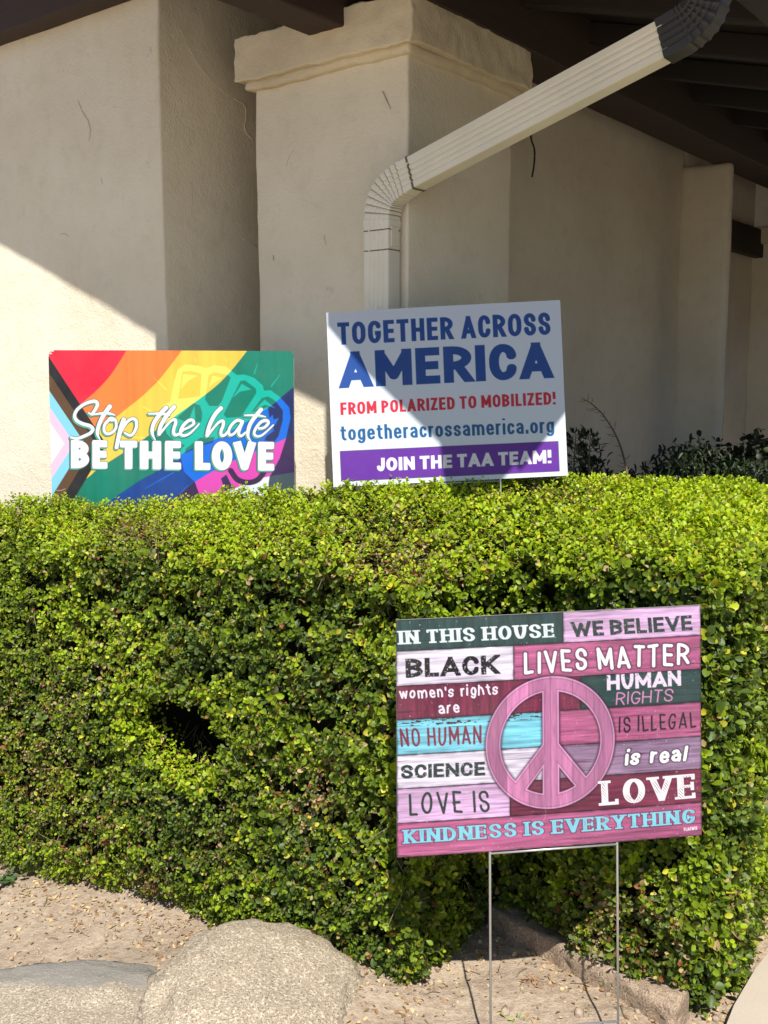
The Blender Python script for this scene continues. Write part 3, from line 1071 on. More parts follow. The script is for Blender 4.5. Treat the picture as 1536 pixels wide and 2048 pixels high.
# ------------------------------------------------------------------ printed signs: lettering drawn by strokes
r = 1
GL = {
 'A': (.98, [[(0, 0), (.5, 1), (1, 0)], [(.25, .26), (.75, .26)]]),
 'B': (.86, [[(0, .52), (.95, .52, r), (.95, 1, r), (0, 1), (0, 0), (1, 0, r), (1, .52, r), (.1, .52)]]),
 'C': (.84, [[(1, .70), (1, 1, r), (0, 1, r), (0, 0, r), (1, 0, r), (1, .30)]]),
 'D': (.88, [[(.4, 0), (0, 0), (0, 1), (1, 1, r), (1, 0, r), (.3, 0)]]),
 'E': (.74, [[(1, 1), (0, 1), (0, 0), (1, 0)], [(0, .51), (.9, .51)]]),
 'F': (.72, [[(1, 1), (0, 1), (0, 0)], [(0, .5), (.88, .5)]]),
 'G': (.88, [[(1, .78), (1, 1, r), (0, 1, r), (0, 0, r), (1, 0, r), (1, .43), (.55, .43)]]),
 'H': (.90, [[(0, 0), (0, 1)], [(1, 0), (1, 1)], [(0, .5), (1, .5)]]),
 'I': (0, [[(.5, 0), (.5, 1)]]),
 'J': (.66, [[(1, 1), (1, 0, r), (0, 0, r), (0, .3)]]),
 'K': (.88, [[(0, 0), (0, 1)], [(1, 1), (.05, .40)], [(.33, .58), (1, 0)]]),
 'L': (.70, [[(0, 1), (0, 0), (1, 0)]]),
 'M': (1.12, [[(0, 0), (0, 1), (.5, .22), (1, 1), (1, 0)]]),
 'N': (.92, [[(0, 0), (0, 1), (1, 0), (1, 1)]]),
 'O': (.92, [[(0, 0, r), (0, 1, r), (1, 1, r), (1, 0, r), 'c']]),
 'P': (.82, [[(0, 0), (0, 1), (1, 1, r), (1, .45, r), (0, .45)]]),
 'R': (.86, [[(0, 0), (0, 1), (1, 1, r), (1, .46, r), (0, .46)], [(.5, .46), (1, 0)]]),
 'S': (.82, [[(1, .72), (1, 1, r), (0, 1, r), (0, .55, r), (1, .45, r), (1, 0, r), (0, 0, r), (0, .28)]]),
 'T': (.82, [[(0, 1), (1, 1)], [(.5, 1), (.5, 0)]]),
 'U': (.88, [[(0, 1), (0, 0, r), (1, 0, r), (1, 1)]]),
 'V': (.96, [[(0, 1), (.5, 0), (1, 1)]]),
 'W': (1.35, [[(0, 1), (.26, 0), (.5, .9), (.74, 0), (1, 1)]]),
 'X': (.9, [[(0, 1), (1, 0)], [(0, 0), (1, 1)]]),
 'Y': (.9, [[(0, 1), (.5, .45), (1, 1)], [(.5, .5), (.5, 0)]]),
 'Z': (.78, [[(0, 1), (1, 1), (0, 0), (1, 0)]]),
 '!': (0, [[(.5, 1), (.5, .42)], [(.5, 0), (.5, .10)]]),
 '.': (0, [[(.5, 0), (.5, .2)]]),
 "'": (0, [[(.5, 1.02), (.5, 1.35)]]),
 't': (.62, [[(.36, 1.32), (.36, 0, r), (1, 0)], [(0, 1), (.98, 1)]]),
 'o': (.80, [[(0, 0, r), (0, 1, r), (1, 1, r), (1, 0, r), 'c']]),
 'g': (.80, [[(1, 1), (1, -.38, r), (0, -.38, r), (0, -.22)], [(0, 0, r), (0, 1, r), (1, 1, r), (1, 0, r), 'c']]),
 'e': (.80, [[(0, .5), (1, .5), (1, 1, r), (0, 1, r), (0, 0, r), (1, 0, r), (1, .17)]]),
 'h': (.78, [[(0, 0), (0, 1.4)], [(0, .7), (0, 1, r), (1, 1, r), (1, 0)]]),
 'n': (.78, [[(0, 0), (0, 1)], [(0, .7), (0, 1, r), (1, 1, r), (1, 0)]]),
 'r': (.52, [[(0, 0), (0, 1)], [(0, .6), (0, 1, r), (1, 1)]]),
 'a': (.78, [[(.05, .82), (.05, 1, r), (1, 1, r), (1, 0)], [(1, .56), (0, .56, r), (0, 0, r), (1, 0, r), (1, .3)]]),
 'c': (.74, [[(1, .74), (1, 1, r), (0, 1, r), (0, 0, r), (1, 0, r), (1, .26)]]),
 's': (.74, [[(1, .76), (1, 1, r), (0, 1, r), (0, .54, r), (1, .46, r), (1, 0, r), (0, 0, r), (0, .24)]]),
 'm': (1.30, [[(0, 0), (0, 1)], [(0, .7), (0, 1, r), (.5, 1, r), (.5, 0)], [(.5, .7), (.5, 1, r), (1, 1, r), (1, 0)]]),
 'i': (0, [[(.5, 0), (.5, 1)], [(.5, 1.46), (.5, 1.53)]]),
 'l': (0, [[(.5, 0), (.5, 1.4)]]),
 'w': (1.15, [[(0, 1), (.25, 0), (.5, .9), (.75, 0), (1, 1)]]),
}


def polyround(path, rmax):
    """corners flagged round become elliptical quarter curves; returns list of (x, y) and closed flag"""
    closed = path[-1] == 'c'
    P_ = [p for p in path if p != 'c']
    n = len(P_)
    pts = []
    for i, p in enumerate(P_):
        rd = len(p) > 2
        q = np.array(p[:2], float)
        if not rd or (not closed and i in (0, n - 1)):
            pts.append(q); continue
        a = np.array(P_[(i - 1) % n][:2], float); b = np.array(P_[(i + 1) % n][:2], float)
        ra = len(P_[(i - 1) % n]) > 2; rb = len(P_[(i + 1) % n]) > 2
        la, lb = np.linalg.norm(a - q), np.linalg.norm(b - q)
        da = min(rmax, la * (.5 if ra else .92)); db = min(rmax, lb * (.5 if rb else .92))
        A = q + (a - q) / la * da; B = q + (b - q) / lb * db
        for t in np.linspace(0, 1, 9):
            c1 = A + (q - A) * .5523; c2 = B + (q - B) * .5523
            pts.append((1 - t) ** 3 * A + 3 * (1 - t) ** 2 * t * c1 + 3 * (1 - t) * t * t * c2 + t ** 3 * B)
    out = [pts[0]]
    for p in pts[1:]:
        if np.linalg.norm(p - out[-1]) > 1e-6: out.append(p)
    return np.array(out), closed


FONT = dict(
    din=dict(wv=.215, wh=.185, xh=.74, rmax=.30, sp=.115, wide=.66, space=.26),
    dinx=dict(wv=.262, wh=.222, xh=.74, rmax=.36, sp=.10, wide=.86, space=.26),
    dinl=dict(wv=.155, wh=.14, xh=.73, rmax=.30, sp=.10, wide=.68, space=.26),
    geo=dict(wv=.25, wh=.215, xh=.74, rmax=9, sp=.10, wide=.98, space=.32),
    slab=dict(wv=.25, wh=.115, xh=.74, rmax=9, sp=.17, wide=.90, space=.34, serif=.105),
    hand=dict(wv=.125, wh=.125, xh=.70, rmax=9, sp=.17, wide=.58, space=.32, rnd=True, wob=.03),
    tall=dict(wv=.12, wh=.11, xh=.70, rmax=.35, sp=.15, wide=.52, space=.3, rnd=True, wob=.025),
    print=dict(wv=.135, wh=.135, xh=.68, rmax=9, sp=.15, wide=.80, space=.38, rnd=True, wob=.03),
    thin=dict(wv=.10, wh=.10, xh=.70, rmax=9, sp=.15, wide=.78, space=.3, rnd=True, wob=.02),
    heavy=dict(wv=.29, wh=.245, xh=.74, rmax=9, sp=.1, wide=.8, space=.3, soft=.055),
)


def sd_seg(x, y, a, b, ea, eb, hw=0.0, soft=0.0):
    """signed distance-ish to a stroke axis; ea/eb: extension at each end, None = round end.
    returns (distance across, overflow along)"""
    d = b - a; L_ = np.hypot(*d)
    if L_ < 1e-9: return np.hypot(x - a[0], y - a[1])
    u = d / L_
    t = (x - a[0]) * u[0] + (y - a[1]) * u[1]
    s = abs(-(x - a[0]) * u[1] + (y - a[1]) * u[0])
    o = np.zeros_like(t)
    if ea is None or eb is None:
        pass
    lo = np.maximum(-t, 0); hi = np.maximum(t - L_, 0)
    rnd = np.hypot(s, lo + hi)
    if ea is not None:
        rnd = np.where(t < 0, np.maximum(s, -t - ea + hw), rnd)
    if eb is not None:
        rnd = np.where(t > L_, np.maximum(s, t - L_ - eb + hw), rnd)
    if soft and ea is not None and eb is not None:
        q1 = s - (hw - soft); q2 = np.maximum(-t - ea, t - L_ - eb) + soft
        rnd = np.hypot(np.maximum(q1, 0), np.maximum(q2, 0)) + np.minimum(np.maximum(q1, q2), 0) - soft + hw
    return rnd


def glyph_prims(ch, W, F, seed):
    """segments in cap units: (a, b, ea, eb, half widths) and rectangles"""
    wv, wh = F['wv'], F['wh']
    low = ch.islower() or ch == "'"
    H = F['xh'] if low else 1.0
    segs, rects = [], []
    rs = np.random.default_rng(seed)
    wob = F.get('wob', 0)

    def mp(p):
        return np.array([wv / 2 + p[0] * max(W - wv, 0), wh / 2 + p[1] * (H - wh)])
    for path in GL[ch][1]:
        q, closed = polyround([p if p == 'c' else ((p[0] * max(W - wv, 1e-3), p[1] * (H - wh), *p[2:])) for p in path], F['rmax'] if not low else F['rmax'] * .8)
        pts = q + np.array([wv / 2, wh / 2])
        if wob:
            pts = pts + np.stack([wob * np.sin(pts[:, 1] * 3 + rs.uniform(0, 6)), wob * np.sin(pts[:, 0] * 5 + rs.uniform(0, 6))], 1) * 1.0
        n = len(pts)
        rng_ = range(n if closed else n - 1)
        for i in rng_:
            a, b = pts[i], pts[(i + 1) % n]
            ea = eb = None
            if not F.get('rnd'):
                if not closed and i == 0: ea = end_ext(a, a - b, W, H, wv, wh, low, F.get('soft'))
                if not closed and i == n - 2: eb = end_ext(b, b - a, W, H, wv, wh, low, F.get('soft'))
                # square outer corners
                def sharp(j):
                    if not closed and j in (0, n - 1): return False
                    d1 = pts[j] - pts[(j - 1) % n]; d2 = pts[(j + 1) % n] - pts[j]
                    c = (d1 @ d2) / (np.linalg.norm(d1) * np.linalg.norm(d2))
                    return c < .55
                if sharp(i): ea = max(wv, wh) * .5 if abs((b - a)[0]) < 1e-6 or abs((b - a)[1]) < 1e-6 else None
                if sharp((i + 1) % n): eb = max(wv, wh) * .5 if abs((b - a)[0]) < 1e-6 or abs((b - a)[1]) < 1e-6 else None
            segs.append((a, b, ea, eb))
            if not F.get('rnd') and i > 0 and not closed and (pts[i][1] < wh * .6 or pts[i][1] > H - wh * .6):
                d1, d2 = pts[i - 1] - pts[i], pts[i + 1] - pts[i]
                if min(abs(d1[0]), abs(d2[0]), abs(d1[1]), abs(d2[1])) > .08 * W and d1[1] * d2[1] > 0 and len(pts) < 8:
                    yy_ = (0, wh * .5) if pts[i][1] < .5 * H else (H - wh * .5, H)
                    if not F.get('soft'): rects.append((pts[i][0] - wv * .48, yy_[0], pts[i][0] + wv * .48, yy_[1]))
        if F.get('serif'):
            sh = F['serif']

            def steep(d): return abs(d[1]) > abs(d[0]) * .9
            ends = [] if closed else [(pts[0], pts[0] - pts[1]), (pts[-1], pts[-1] - pts[-2])]
            for j in range(1, n - 1):
                d1 = pts[j - 1] - pts[j]; d2 = pts[j + 1] - pts[j]
                if abs(d1[0]) < 1e-6 and (d1 @ d2) / (np.linalg.norm(d1) * np.linalg.norm(d2)) > -.6 and np.linalg.norm(d1) > .25: ends.append((pts[j], -d1))
                elif abs(d2[0]) < 1e-6 and (d1 @ d2) / (np.linalg.norm(d1) * np.linalg.norm(d2)) > -.6 and np.linalg.norm(d2) > .25: ends.append((pts[j], -d2))
            for e, d in ends:
                if steep(d) and (e[1] < wh or e[1] > 1 - wh):
                    y0 = 0 if e[1] < .5 else 1 - sh
                    rects.append((e[0] - wv * .95, y0, e[0] + wv * .95, y0 + sh))
                elif not steep(d) and abs(d[0]) > 0:
                    x1 = e[0] + (wv / 2 if d[0] > 0 else -wv / 2)
                    x0 = x1 - sh * 1.25 if d[0] > 0 else x1 + sh * 1.25
                    yc = e[1]
                    ya, yb = (max(0, yc - .17), min(1, yc + .17))
                    if ch in 'ELTFZ' or True:
                        rects.append((min(x0, x1), ya, max(x0, x1), yb))
    return segs, rects, H


def end_ext(e, d, W, H, wv, wh, low, soft=False):
    """butt end: run to the edge of the glyph box when it ends there, else stop square"""
    d = d / (np.linalg.norm(d) + 1e-9)
    if (d[1] < -.6 and e[1] < wh * .75) or (d[1] > .6 and e[1] > H - wh * .75): return wv * .5 if (abs(d[1]) > .99 or soft) else wv * 1.5
    if (d[0] < -.8 and e[0] < wv * .75) or (d[0] > .8 and e[0] > W - wv * .75): return wv * .5
    return .0


class Sign:
    """a printed board: 4 corner pixels fix its pose, artwork is drawn on its own surface"""

    def __init__(s, c, x, y, wd, hg, res):
        s.ink = .63
        s.c = np.array(c); s.x = np.array(x) / np.linalg.norm(x); y = np.array(y)
        s.y = y / np.linalg.norm(y); s.n = np.cross(s.x, s.y); s.n /= np.linalg.norm(s.n)
        s.w, s.h = wd, hg
        s.nu, s.nv = int(wd * res), int(hg * res)
        u = np.linspace(-wd / 2, wd / 2, s.nu); v = np.linspace(hg / 2, -hg / 2, s.nv)
        s.U, s.V = np.meshgrid(u, v)
        P3 = s.c + s.U[..., None] * s.x + s.V[..., None] * s.y
        q = P3 - CAMP; z = q @ FW
        s.PX = CX + FPX * (q @ RT) / z; s.PY = CY - FPX * (q @ UP) / z
        s.img = np.ones(s.U.shape + (3,)) * np.array([230, 238, 250.])
        s.fu = (s.U + wd / 2) / wd; s.fv = (hg / 2 - s.V) / hg

    def comp(s, cov, col, sl_=None):
        cov = np.clip(cov, 0, 1)[..., None]
        col = np.asarray(col, float)
        if sl_ is None: s.img = s.img * (1 - cov) + col * cov
        else: s.img[sl_] = s.img[sl_] * (1 - cov) + col * cov

    def win(s, x0, y0, x1, y1, pad=6):
        m_ = (s.PX > x0 - pad) & (s.PX < x1 + pad) & (s.PY > y0 - pad) & (s.PY < y1 + pad)
        rr = np.where(m_.any(1))[0]; cc = np.where(m_.any(0))[0]
        if len(rr) == 0: return None
        return slice(rr[0], rr[-1] + 1), slice(cc[0], cc[-1] + 1)

    def poly(s, pts, col, grow=0.0, aa=.8):
        pts = np.asarray(pts, float)
        w_ = s.win(pts[:, 0].min(), pts[:, 1].min(), pts[:, 0].max(), pts[:, 1].max())
        if w_ is None: return
        X, Y = s.PX[w_], s.PY[w_]
        ins = np.zeros(X.shape, bool); dmin = np.full(X.shape, 1e9)
        n = len(pts)
        for i in range(n):
            a, b = pts[i], pts[(i + 1) % n]
            cnd = (a[1] > Y) != (b[1] > Y)
            xi = a[0] + (Y - a[1]) / ((b[1] - a[1]) or 1e-9) * (b[0] - a[0])
            ins ^= cnd & (X < xi)
            d = b - a; t = np.clip(((X - a[0]) * d[0] + (Y - a[1]) * d[1]) / (d @ d + 1e-9), 0, 1)
            dmin = np.minimum(dmin, np.hypot(X - a[0] - t * d[0], Y - a[1] - t * d[1]))
        sd = np.where(ins, -dmin, dmin) - grow
        cov = .5 - sd / aa
        if callable(col): col = col(w_)
        s.comp(cov, col, w_)

    def stroke(s, pts, rad, col, grow=0.0, off=(0, 0), aa=.8, alpha=1.0, only=None):
        pts = np.asarray(pts, float) + np.array(off)
        rad = np.broadcast_to(np.asarray(rad, float), (len(pts),)) + grow
        R_ = rad.max()
        w_ = s.win(pts[:, 0].min() - R_, pts[:, 1].min() - R_, pts[:, 0].max() + R_, pts[:, 1].max() + R_)
        if w_ is None: return
        X, Y = s.PX[w_], s.PY[w_]
        sd = np.full(X.shape, 1e9)
        for i in range(len(pts) - 1):
            a, b = pts[i], pts[i + 1]
            d = b - a
            t = np.clip(((X - a[0]) * d[0] + (Y - a[1]) * d[1]) / (d @ d + 1e-9), 0, 1)
            sd = np.minimum(sd, np.hypot(X - a[0] - t * d[0], Y - a[1] - t * d[1]) - (rad[i] + (rad[i + 1] - rad[i]) * t))
        cov = np.clip(.5 - sd / aa, 0, 1) * alpha
        if callable(col): col = col(w_)
        s.comp(cov, col, w_)

    def text(s, txt, bl, br, tl, font, col, fillfn=None, grow=0.0, off=(0, 0), halo=None, slant=0.0, seed=1):
        """baseline left, baseline right and cap-top left given as pixels on the photograph"""
        F = dict(FONT[font])
        bl, br, tl = (np.array(p, float) for p in (bl, br, tl))
        ex = br - bl; ey = tl - bl
        # natural layout in cap units
        x = 0; lay = []
        for i, ch in enumerate(txt):
            if ch == ' ': x += F['space']; continue
            g_ = GL[ch]
            W = F['wv'] if g_[0] == 0 else g_[0] * F['wide'] * (F['xh'] * 1.05 if ch.islower() else 1)
            W = max(W, F['wv'])
            lay.append((ch, x, W, i)); x += W + F['sp']
        tot = x - F['sp']
        pad = 3 + grow
        cs = [bl, br, tl, br + ey]
        lo_ = np.min(cs, 0) - np.abs(ey).max() * .45; hi_ = np.max(cs, 0) + np.abs(ey).max() * .45
        w_ = s.win(lo_[0], lo_[1], hi_[0], hi_[1], pad)
        if w_ is None: return
        X, Y = s.PX[w_] - bl[0] - off[0], s.PY[w_] - bl[1] - off[1]
        det = ex[0] * ey[1] - ex[1] * ey[0]
        tx = (X * ey[1] - Y * ey[0]) / det * tot
        ty = (ex[0] * Y - ex[1] * X) / det
        tx = tx - slant * ty
        kx = tot / np.hypot(*ex); ky = 1 / np.hypot(*ey)     # cap units per pixel
        asp = F['wv'] / F['wh']
        sd = np.full(X.shape, 1e9)                           # in pixels, roughly
        for ch, x0, W, i in lay:
            m0 = (tx > x0 - .35) & (tx < x0 + W + .35)
            cols_ = np.where(m0.any(0))[0]
            if len(cols_) == 0: continue
            cs_ = slice(cols_[0], cols_[-1] + 1)
            gx, gy = tx[:, cs_] - x0, ty[:, cs_]
            segs, rects, H = glyph_prims(ch, W, F, seed * 100 + i)
            best = np.full(gx.shape, 1e9)
            for a, b, ea, eb in segs:
                sc = np.array([1, asp])
                d = sd_seg(gx, gy * asp, a * sc, b * sc, ea, eb, F['wv'] / 2, F.get('soft', 0)) - F['wv'] / 2
                best = np.minimum(best, d / kx)
            if not F.get('rnd') and not F.get('soft'):
                top = (1.55 * F['xh'] if ch == 'i' else 1.40 * F['xh'] if ch in 'hlt' else H) if ch.islower() or ch == "'" else 1.0
                bot_ = -.38 * F['xh'] - .02 if ch == 'g' else 0
                if ch == "'": top, bot_ = 1.1, .6
                best = np.maximum(best, np.maximum((bot_ - gy) / ky, (gy - top) / ky))
                mg = .10 if ch in 'AKRMVWXY' else 0
                best = np.maximum(best, np.maximum((-mg - gx) / kx, (gx - W - mg) / kx))
            for xa, ya, xb, yb in rects:
                d = np.maximum(np.maximum((xa - gx) / kx, (gx - xb) / kx), np.maximum((ya - gy) / ky, (gy - yb) / ky))
                best = np.minimum(best, d)
            sd[:, cs_] = np.minimum(sd[:, cs_], best)
        sd = sd - grow
        if halo:
            hr, hc, ha = halo
            s.comp(np.clip(1 - sd / hr, 0, 1) ** 1.5 * ha, hc, w_)
        cov = np.clip(.5 - sd / .85, 0, 1)
        if fillfn is not None: cov = cov * fillfn(w_, sd, gy=ty, gx=tx)
        s.comp(cov, col, w_)

    def build(s, name, label, mat, stake, thick=.0045, chips=None):
        root = thing(name, label, 'yard sign', tuple(s.c - s.y * s.h / 2))
        # front: fine grid carrying the print
        P3 = s.c + s.U[..., None] * s.x + s.V[..., None] * s.y
        bow = lambda fu: (.0055 * np.cos((fu - .47) * 2.9))[..., None] * s.n
        P3 = P3 + bow(s.fu) - .0055 * s.n
        nv, nu = s.U.shape
        i = np.arange(nu * nv).reshape(nv, nu)
        F = np.stack([i[:-1, :-1], i[1:, :-1], i[1:, 1:], i[:-1, 1:]], -1).reshape(-1, 4)
        if chips is not None:
            keepv = ~chips(s.PX, s.PY).ravel()
            F = F[keepv[F].all(1)]
        fo = mesh_np('printed_face', P3.reshape(-1, 3), F, mat, root, True, lin(np.clip(s.img, 0, 255).reshape(-1, 3)) * s.ink)
        # board behind: its rim and back
        ru = np.linspace(0, nu - 1, 40).astype(int); rv = np.linspace(0, nv - 1, 24).astype(int)
        ic = i[np.ix_(rv, ru)]
        rim = np.concatenate([ic[0, :], ic[1:, -1], ic[-1, -2::-1], ic[-2:0:-1, 0]])
        fr = P3.reshape(-1, 3)
        V, Fb = [], []
        rr = rim
        n = len(rr)
        A = fr[rr] - s.n * .0006; B = fr[rr] - s.n * thick
        if chips is not None:
            bad = chips(s.PX.ravel()[rr], s.PY.ravel()[rr])
            cen = fr.mean(0)
            A = np.where(bad[:, None], A + (cen - A) * .012, A); B = np.where(bad[:, None], B + (cen - B) * .012, B)
        V = np.vstack([A, B])
        Fb = [(k, (k + 1) % n, n + (k + 1) % n, n + k) for k in range(n)]
        bk_ = fr[ic.ravel()] - s.n * (thick - .0001)
        if chips is not None: bk_ = cen + (bk_ - cen) * .985
        q_ = np.arange(ic.size).reshape(ic.shape) + 2 * n
        V = np.vstack([V, bk_])
        Fb += [tuple(t_) for t_ in np.stack([q_[:-1, :-1], q_[:-1, 1:], q_[1:, 1:], q_[1:, :-1]], -1).reshape(-1, 4)]
        mesh_np('board', V, Fb, M['board'], root)
        if stake:
            g = Geo()
            for q in stake: g.tube(q, .0024, 8)
            g.build('wire_stake', M['galv'], root, True)
        return root


def px2(o, sc):
    return lambda L_: [(o[0] + x / sc, o[1] + y / sc) for x, y in L_]


# --- white sign with blue lettering
S3 = Sign(s3c, s3x, s3y, .61, .457, 830)
zt = px2((620, 580), 2.7429)
bl3 = (0, 72, 158)


def T3(txt, bl, br, tl, font, col, **k):
    a, b, c = zt([bl, br, tl]); S3.text(txt, a, b, c, font, col, **k)


T3('TOGETHER ACROSS', (153, 301), (1322, 243), (148, 178), 'din', bl3)
T3('AMERICA', (166, 539), (1333, 481), (158, 340), 'dinx', bl3)
T3('FROM POLARIZED TO MOBILIZED!', (168, 686), (1350, 626), (165, 617), 'din', (214, 26, 52))
T3('togetheracrossamerica.org', (168, 826), (1342, 782), (164, 742), 'dinl', (10, 92, 150))
S3.poly(zt([(166, 886), (1361, 831), (1368, 992), (173, 1048)]), (80, 74, 100), 1.2)
S3.poly(zt([(166, 886), (1361, 831), (1368, 992), (173, 1048)]), (103, 36, 162))
T3('JOIN THE TAA TEAM!', (368, 995), (1326, 949), (366, 922), 'dinx', (246, 246, 250))

# --- peace sign on painted boards
s1c = np.array([.328, 1.93, .623]); s1x = np.array([1.002, .109, .025]); s1y = np.array([-.004, .134, .983])
S1 = Sign(s1c, s1x, s1y, .61, .457, 1000)
zo = px2((760, 1190), 1536 / 670)
rows = [0, .132, .279, .421, .570, .711, .857, 1.0]
TEAL, LIL, WLIL, PINK, MAR, CYAN, MAU = (38, 68, 68), (212, 172, 212), (224, 214, 232), (178, 92, 134), (118, 42, 70), (122, 202, 224), (150, 120, 152)
PL = [(0, 0, .538, TEAL), (0, .538, 1, LIL), (1, 0, .376, WLIL), (1, .376, 1, PINK), (2, 0, .594, MAR), (2, .594, 1, TEAL), (3, 0, .52, CYAN), (3, .52, 1, PINK), (4, 0, .52, WLIL), (4, .52, 1, MAU), (5, 0, .362, LIL), (5, .362, 1, MAR), (6, 0, 1, PINK)]


def grain(fu, fv, seed, vert=False):
    a, b = (fv, fu) if vert else (fu, fv)
    g1 = fbm(a * 7, b * 90, 0, seed, 3); g2 = fbm(a * 22, b * 260, 0, seed + 3, 2); g3 = fbm(a * 3, b * 7, 0, seed + 9, 2)
    return g1 * .55 + g2 * .4 + g3 * .35


for kk, (rw, a, b, c) in enumerate(PL):
    m_ = (S1.fv >= rows[rw]) & (S1.fv <= rows[rw + 1]) & (S1.fu >= a) & (S1.fu <= b)
    gq = grain(S1.fu + kk * .37, S1.fv, 100 + kk)
    if c in (TEAL, MAR): gq = grain(S1.fu, S1.fv + kk * .2, 200 + kk, kk % 2 == 0) * 1.1
    cc = np.array(c, float)[None, None] * (1 + .21 * gq[..., None])
    # worn streaks
    st = np.clip(fbm(S1.fu * 5, S1.fv * 130, 0, 300 + kk, 3) - .72, 0, 1) * 2.2
    wr = np.array((70, 34, 62) if c in (LIL, PINK, MAU) else (60, 60, 60) if c == CYAN else (120, 100, 130) if c in (WLIL,) else (30, 22, 34), float)
    cc = cc * (1 - .6 * st[..., None]) + wr * .6 * st[..., None]
    # edges of each board are grubby
    ed = np.minimum(np.minimum(S1.fv - rows[rw], rows[rw + 1] - S1.fv) * .457, np.minimum(S1.fu - a, b - S1.fu) * .61)
    e_ = np.clip(1 - ed / .006, 0, 1) ** 2 * (.30 + .3 * fbm(S1.fu * 40, S1.fv * 40, 0, 31, 2))
    cc = cc * (1 - np.clip(e_, 0, .7)[..., None])
    gap = np.clip(1 - (ed - .0003) / .0009, 0, 1)[..., None]
    cc = cc * (1 - gap) + np.array((28, 18, 28.)) * gap
    S1.img[m_] = cc[m_]
# chipped paint along the top of the cyan board
cm = (S1.fv > rows[3]) & (S1.fv < rows[3] + .03) & (S1.fu < .5) & (fbm(S1.fu * 60, S1.fv * 160, 0, 71, 3) > .35)
S1.img[cm] = (66, 46, 50)
sc1 = np.clip(fbm(S1.fu * 160, S1.fv * 120, 0, 77, 2) - .98, 0, 1) * 3
S1.img = S1.img * (1 - .6 * sc1[..., None]) + 235 * .6 * sc1[..., None]

S1.ink = .56
# the symbol, drawn on the sign's own plane
cu, cv = hit(*zo([(785, 676)])[0], s1c, S1.n) - s1c, None
cU, cV = cu @ S1.x, cu @ S1.y
k1 = .61 / 1405.0 * 1.005                               # metres per tracing pixel
Ro, Ri = 296 * k1, 228 * k1
X_, Y_ = S1.U - cU, S1.V - cV
rad_ = np.hypot(X_, Y_)
ring = np.maximum(rad_ - Ro, Ri - rad_)
bar = np.maximum(abs(X_) - 38 * k1, rad_ - (Ro + Ri) / 2)
ax_ = np.array([.625, .781]); yo = 12 * k1
arm = np.full(X_.shape, 1e9)
for sg in (-1, 1):
    dx, dy = sg * ax_[0], -ax_[1]
    t_ = X_ * dx + (Y_ + yo) * dy; s_ = abs(-X_ * dy + (Y_ + yo) * dx)
    arm = np.minimum(arm, np.maximum(np.maximum(s_ - 33 * k1, -t_ - .003), rad_ - (Ro + Ri) / 2))
psd = np.minimum(np.minimum(ring, bar), arm)
pix = k1 * 1.9
S1.comp(np.clip(1 - psd / (15 * k1), 0, 1) ** 1.6 * .72, (34, 16, 32))
pc_ = np.array((188, 118, 160.)) * (1 + .13 * grain(S1.fu, S1.fv, 401, True)[..., None])
band = np.floor((S1.U - cU) / (.61 / 14) + 100)
pc_ = pc_ * (1 + .13 * vnoise(band, 0 * band, 0, 12)[..., None])
bl_ = np.abs(((S1.U - cU) / (.61 / 14)) % 1 - .5) * 2
pc_ = pc_ * (1 - .30 * np.clip((bl_ - .95) / .05, 0, 1)[..., None])
S1.comp(.5 - psd / pix, pc_)
S1.comp(np.clip(1 - abs(psd + 4 * k1) / (3.4 * k1), 0, 1) * .55, (240, 206, 238))
S1.comp(np.clip(1 - abs(psd + 10 * k1) / (4 * k1), 0, 1) * .30, (110, 52, 96))


def rust(amt, sc=230, seed=5):
    def fn(w_, sd, gy=None, gx=None):
        n_ = fbm(S1.fu[w_] * sc, S1.fv[w_] * sc * .75, 0, seed, 3)
        return 1 - .85 * np.clip((n_ - amt) * 4, 0, 1)
    return fn


def hatch(strength=.55, seed=3):
    def fn(w_, sd, gy=None, gx=None):
        h_ = np.sin((gx * 1.0 + gy * .75) * 62 + 2.5 * fbm(gx * 2, gy * 3, 0, seed, 2))
        msk = np.clip(fbm(gx * 2.2, gy * 1.5, 0, seed + 4, 2) + .25, 0, 1)
        ins = np.clip((-sd - 1.6) / 1.2, 0, 1)
        return 1 - strength * np.clip(h_ - .05, 0, 1) * msk * ins
    return fn


def T1(txt, bl, br, tl, font, col, **k):
    a, b, c = zo([bl, br, tl]); S1.text(txt, a, b, c, font, col, **k)


DK = (30, 16, 30)
GD = (40, 58, 56)
T1('IN THIS HOUSE', (90, 228), (800, 193), (86, 166), 'slab', (232, 240, 242), fillfn=hatch(.5, 2), seed=2)
T1('WE BELIEVE', (880, 194), (1438, 163), (874, 124), 'geo', GD, fillfn=rust(.72), seed=3)
T1('BLACK', (120, 382), (545, 362), (117, 294), 'geo', (20, 20, 22), fillfn=rust(.66, 210, 8), seed=4)
T1('LIVES MATTER', (663, 362), (1420, 320), (660, 262), 'hand', (244, 242, 246), halo=(5, DK, .75), seed=5, grow=.5)
T1("women's rights", (90, 480), (542, 456), (87, 424), 'print', (240, 228, 240), halo=(3, DK, .4), seed=6, grow=.15)
T1('are', (270, 546), (364, 541), (268, 489), 'print', (240, 228, 240), halo=(3, DK, .4), seed=7, grow=.15)
T1('NO HUMAN', (96, 700), (468, 683), (92, 615), 'tall', (124, 40, 64), seed=8, grow=.1)
T1('SCIENCE', (98, 846), (483, 828), (97, 782), 'geo', GD, fillfn=rust(.74, 240, 12), seed=9)
T1('LOVE IS', (136, 1014), (504, 994), (133, 912), 'hand', GD, seed=10, grow=-.2)
T1('HUMAN', (1042, 438), (1385, 417), (1040, 368), 'geo', (238, 216, 238), fillfn=rust(.74, 240, 15), seed=11)
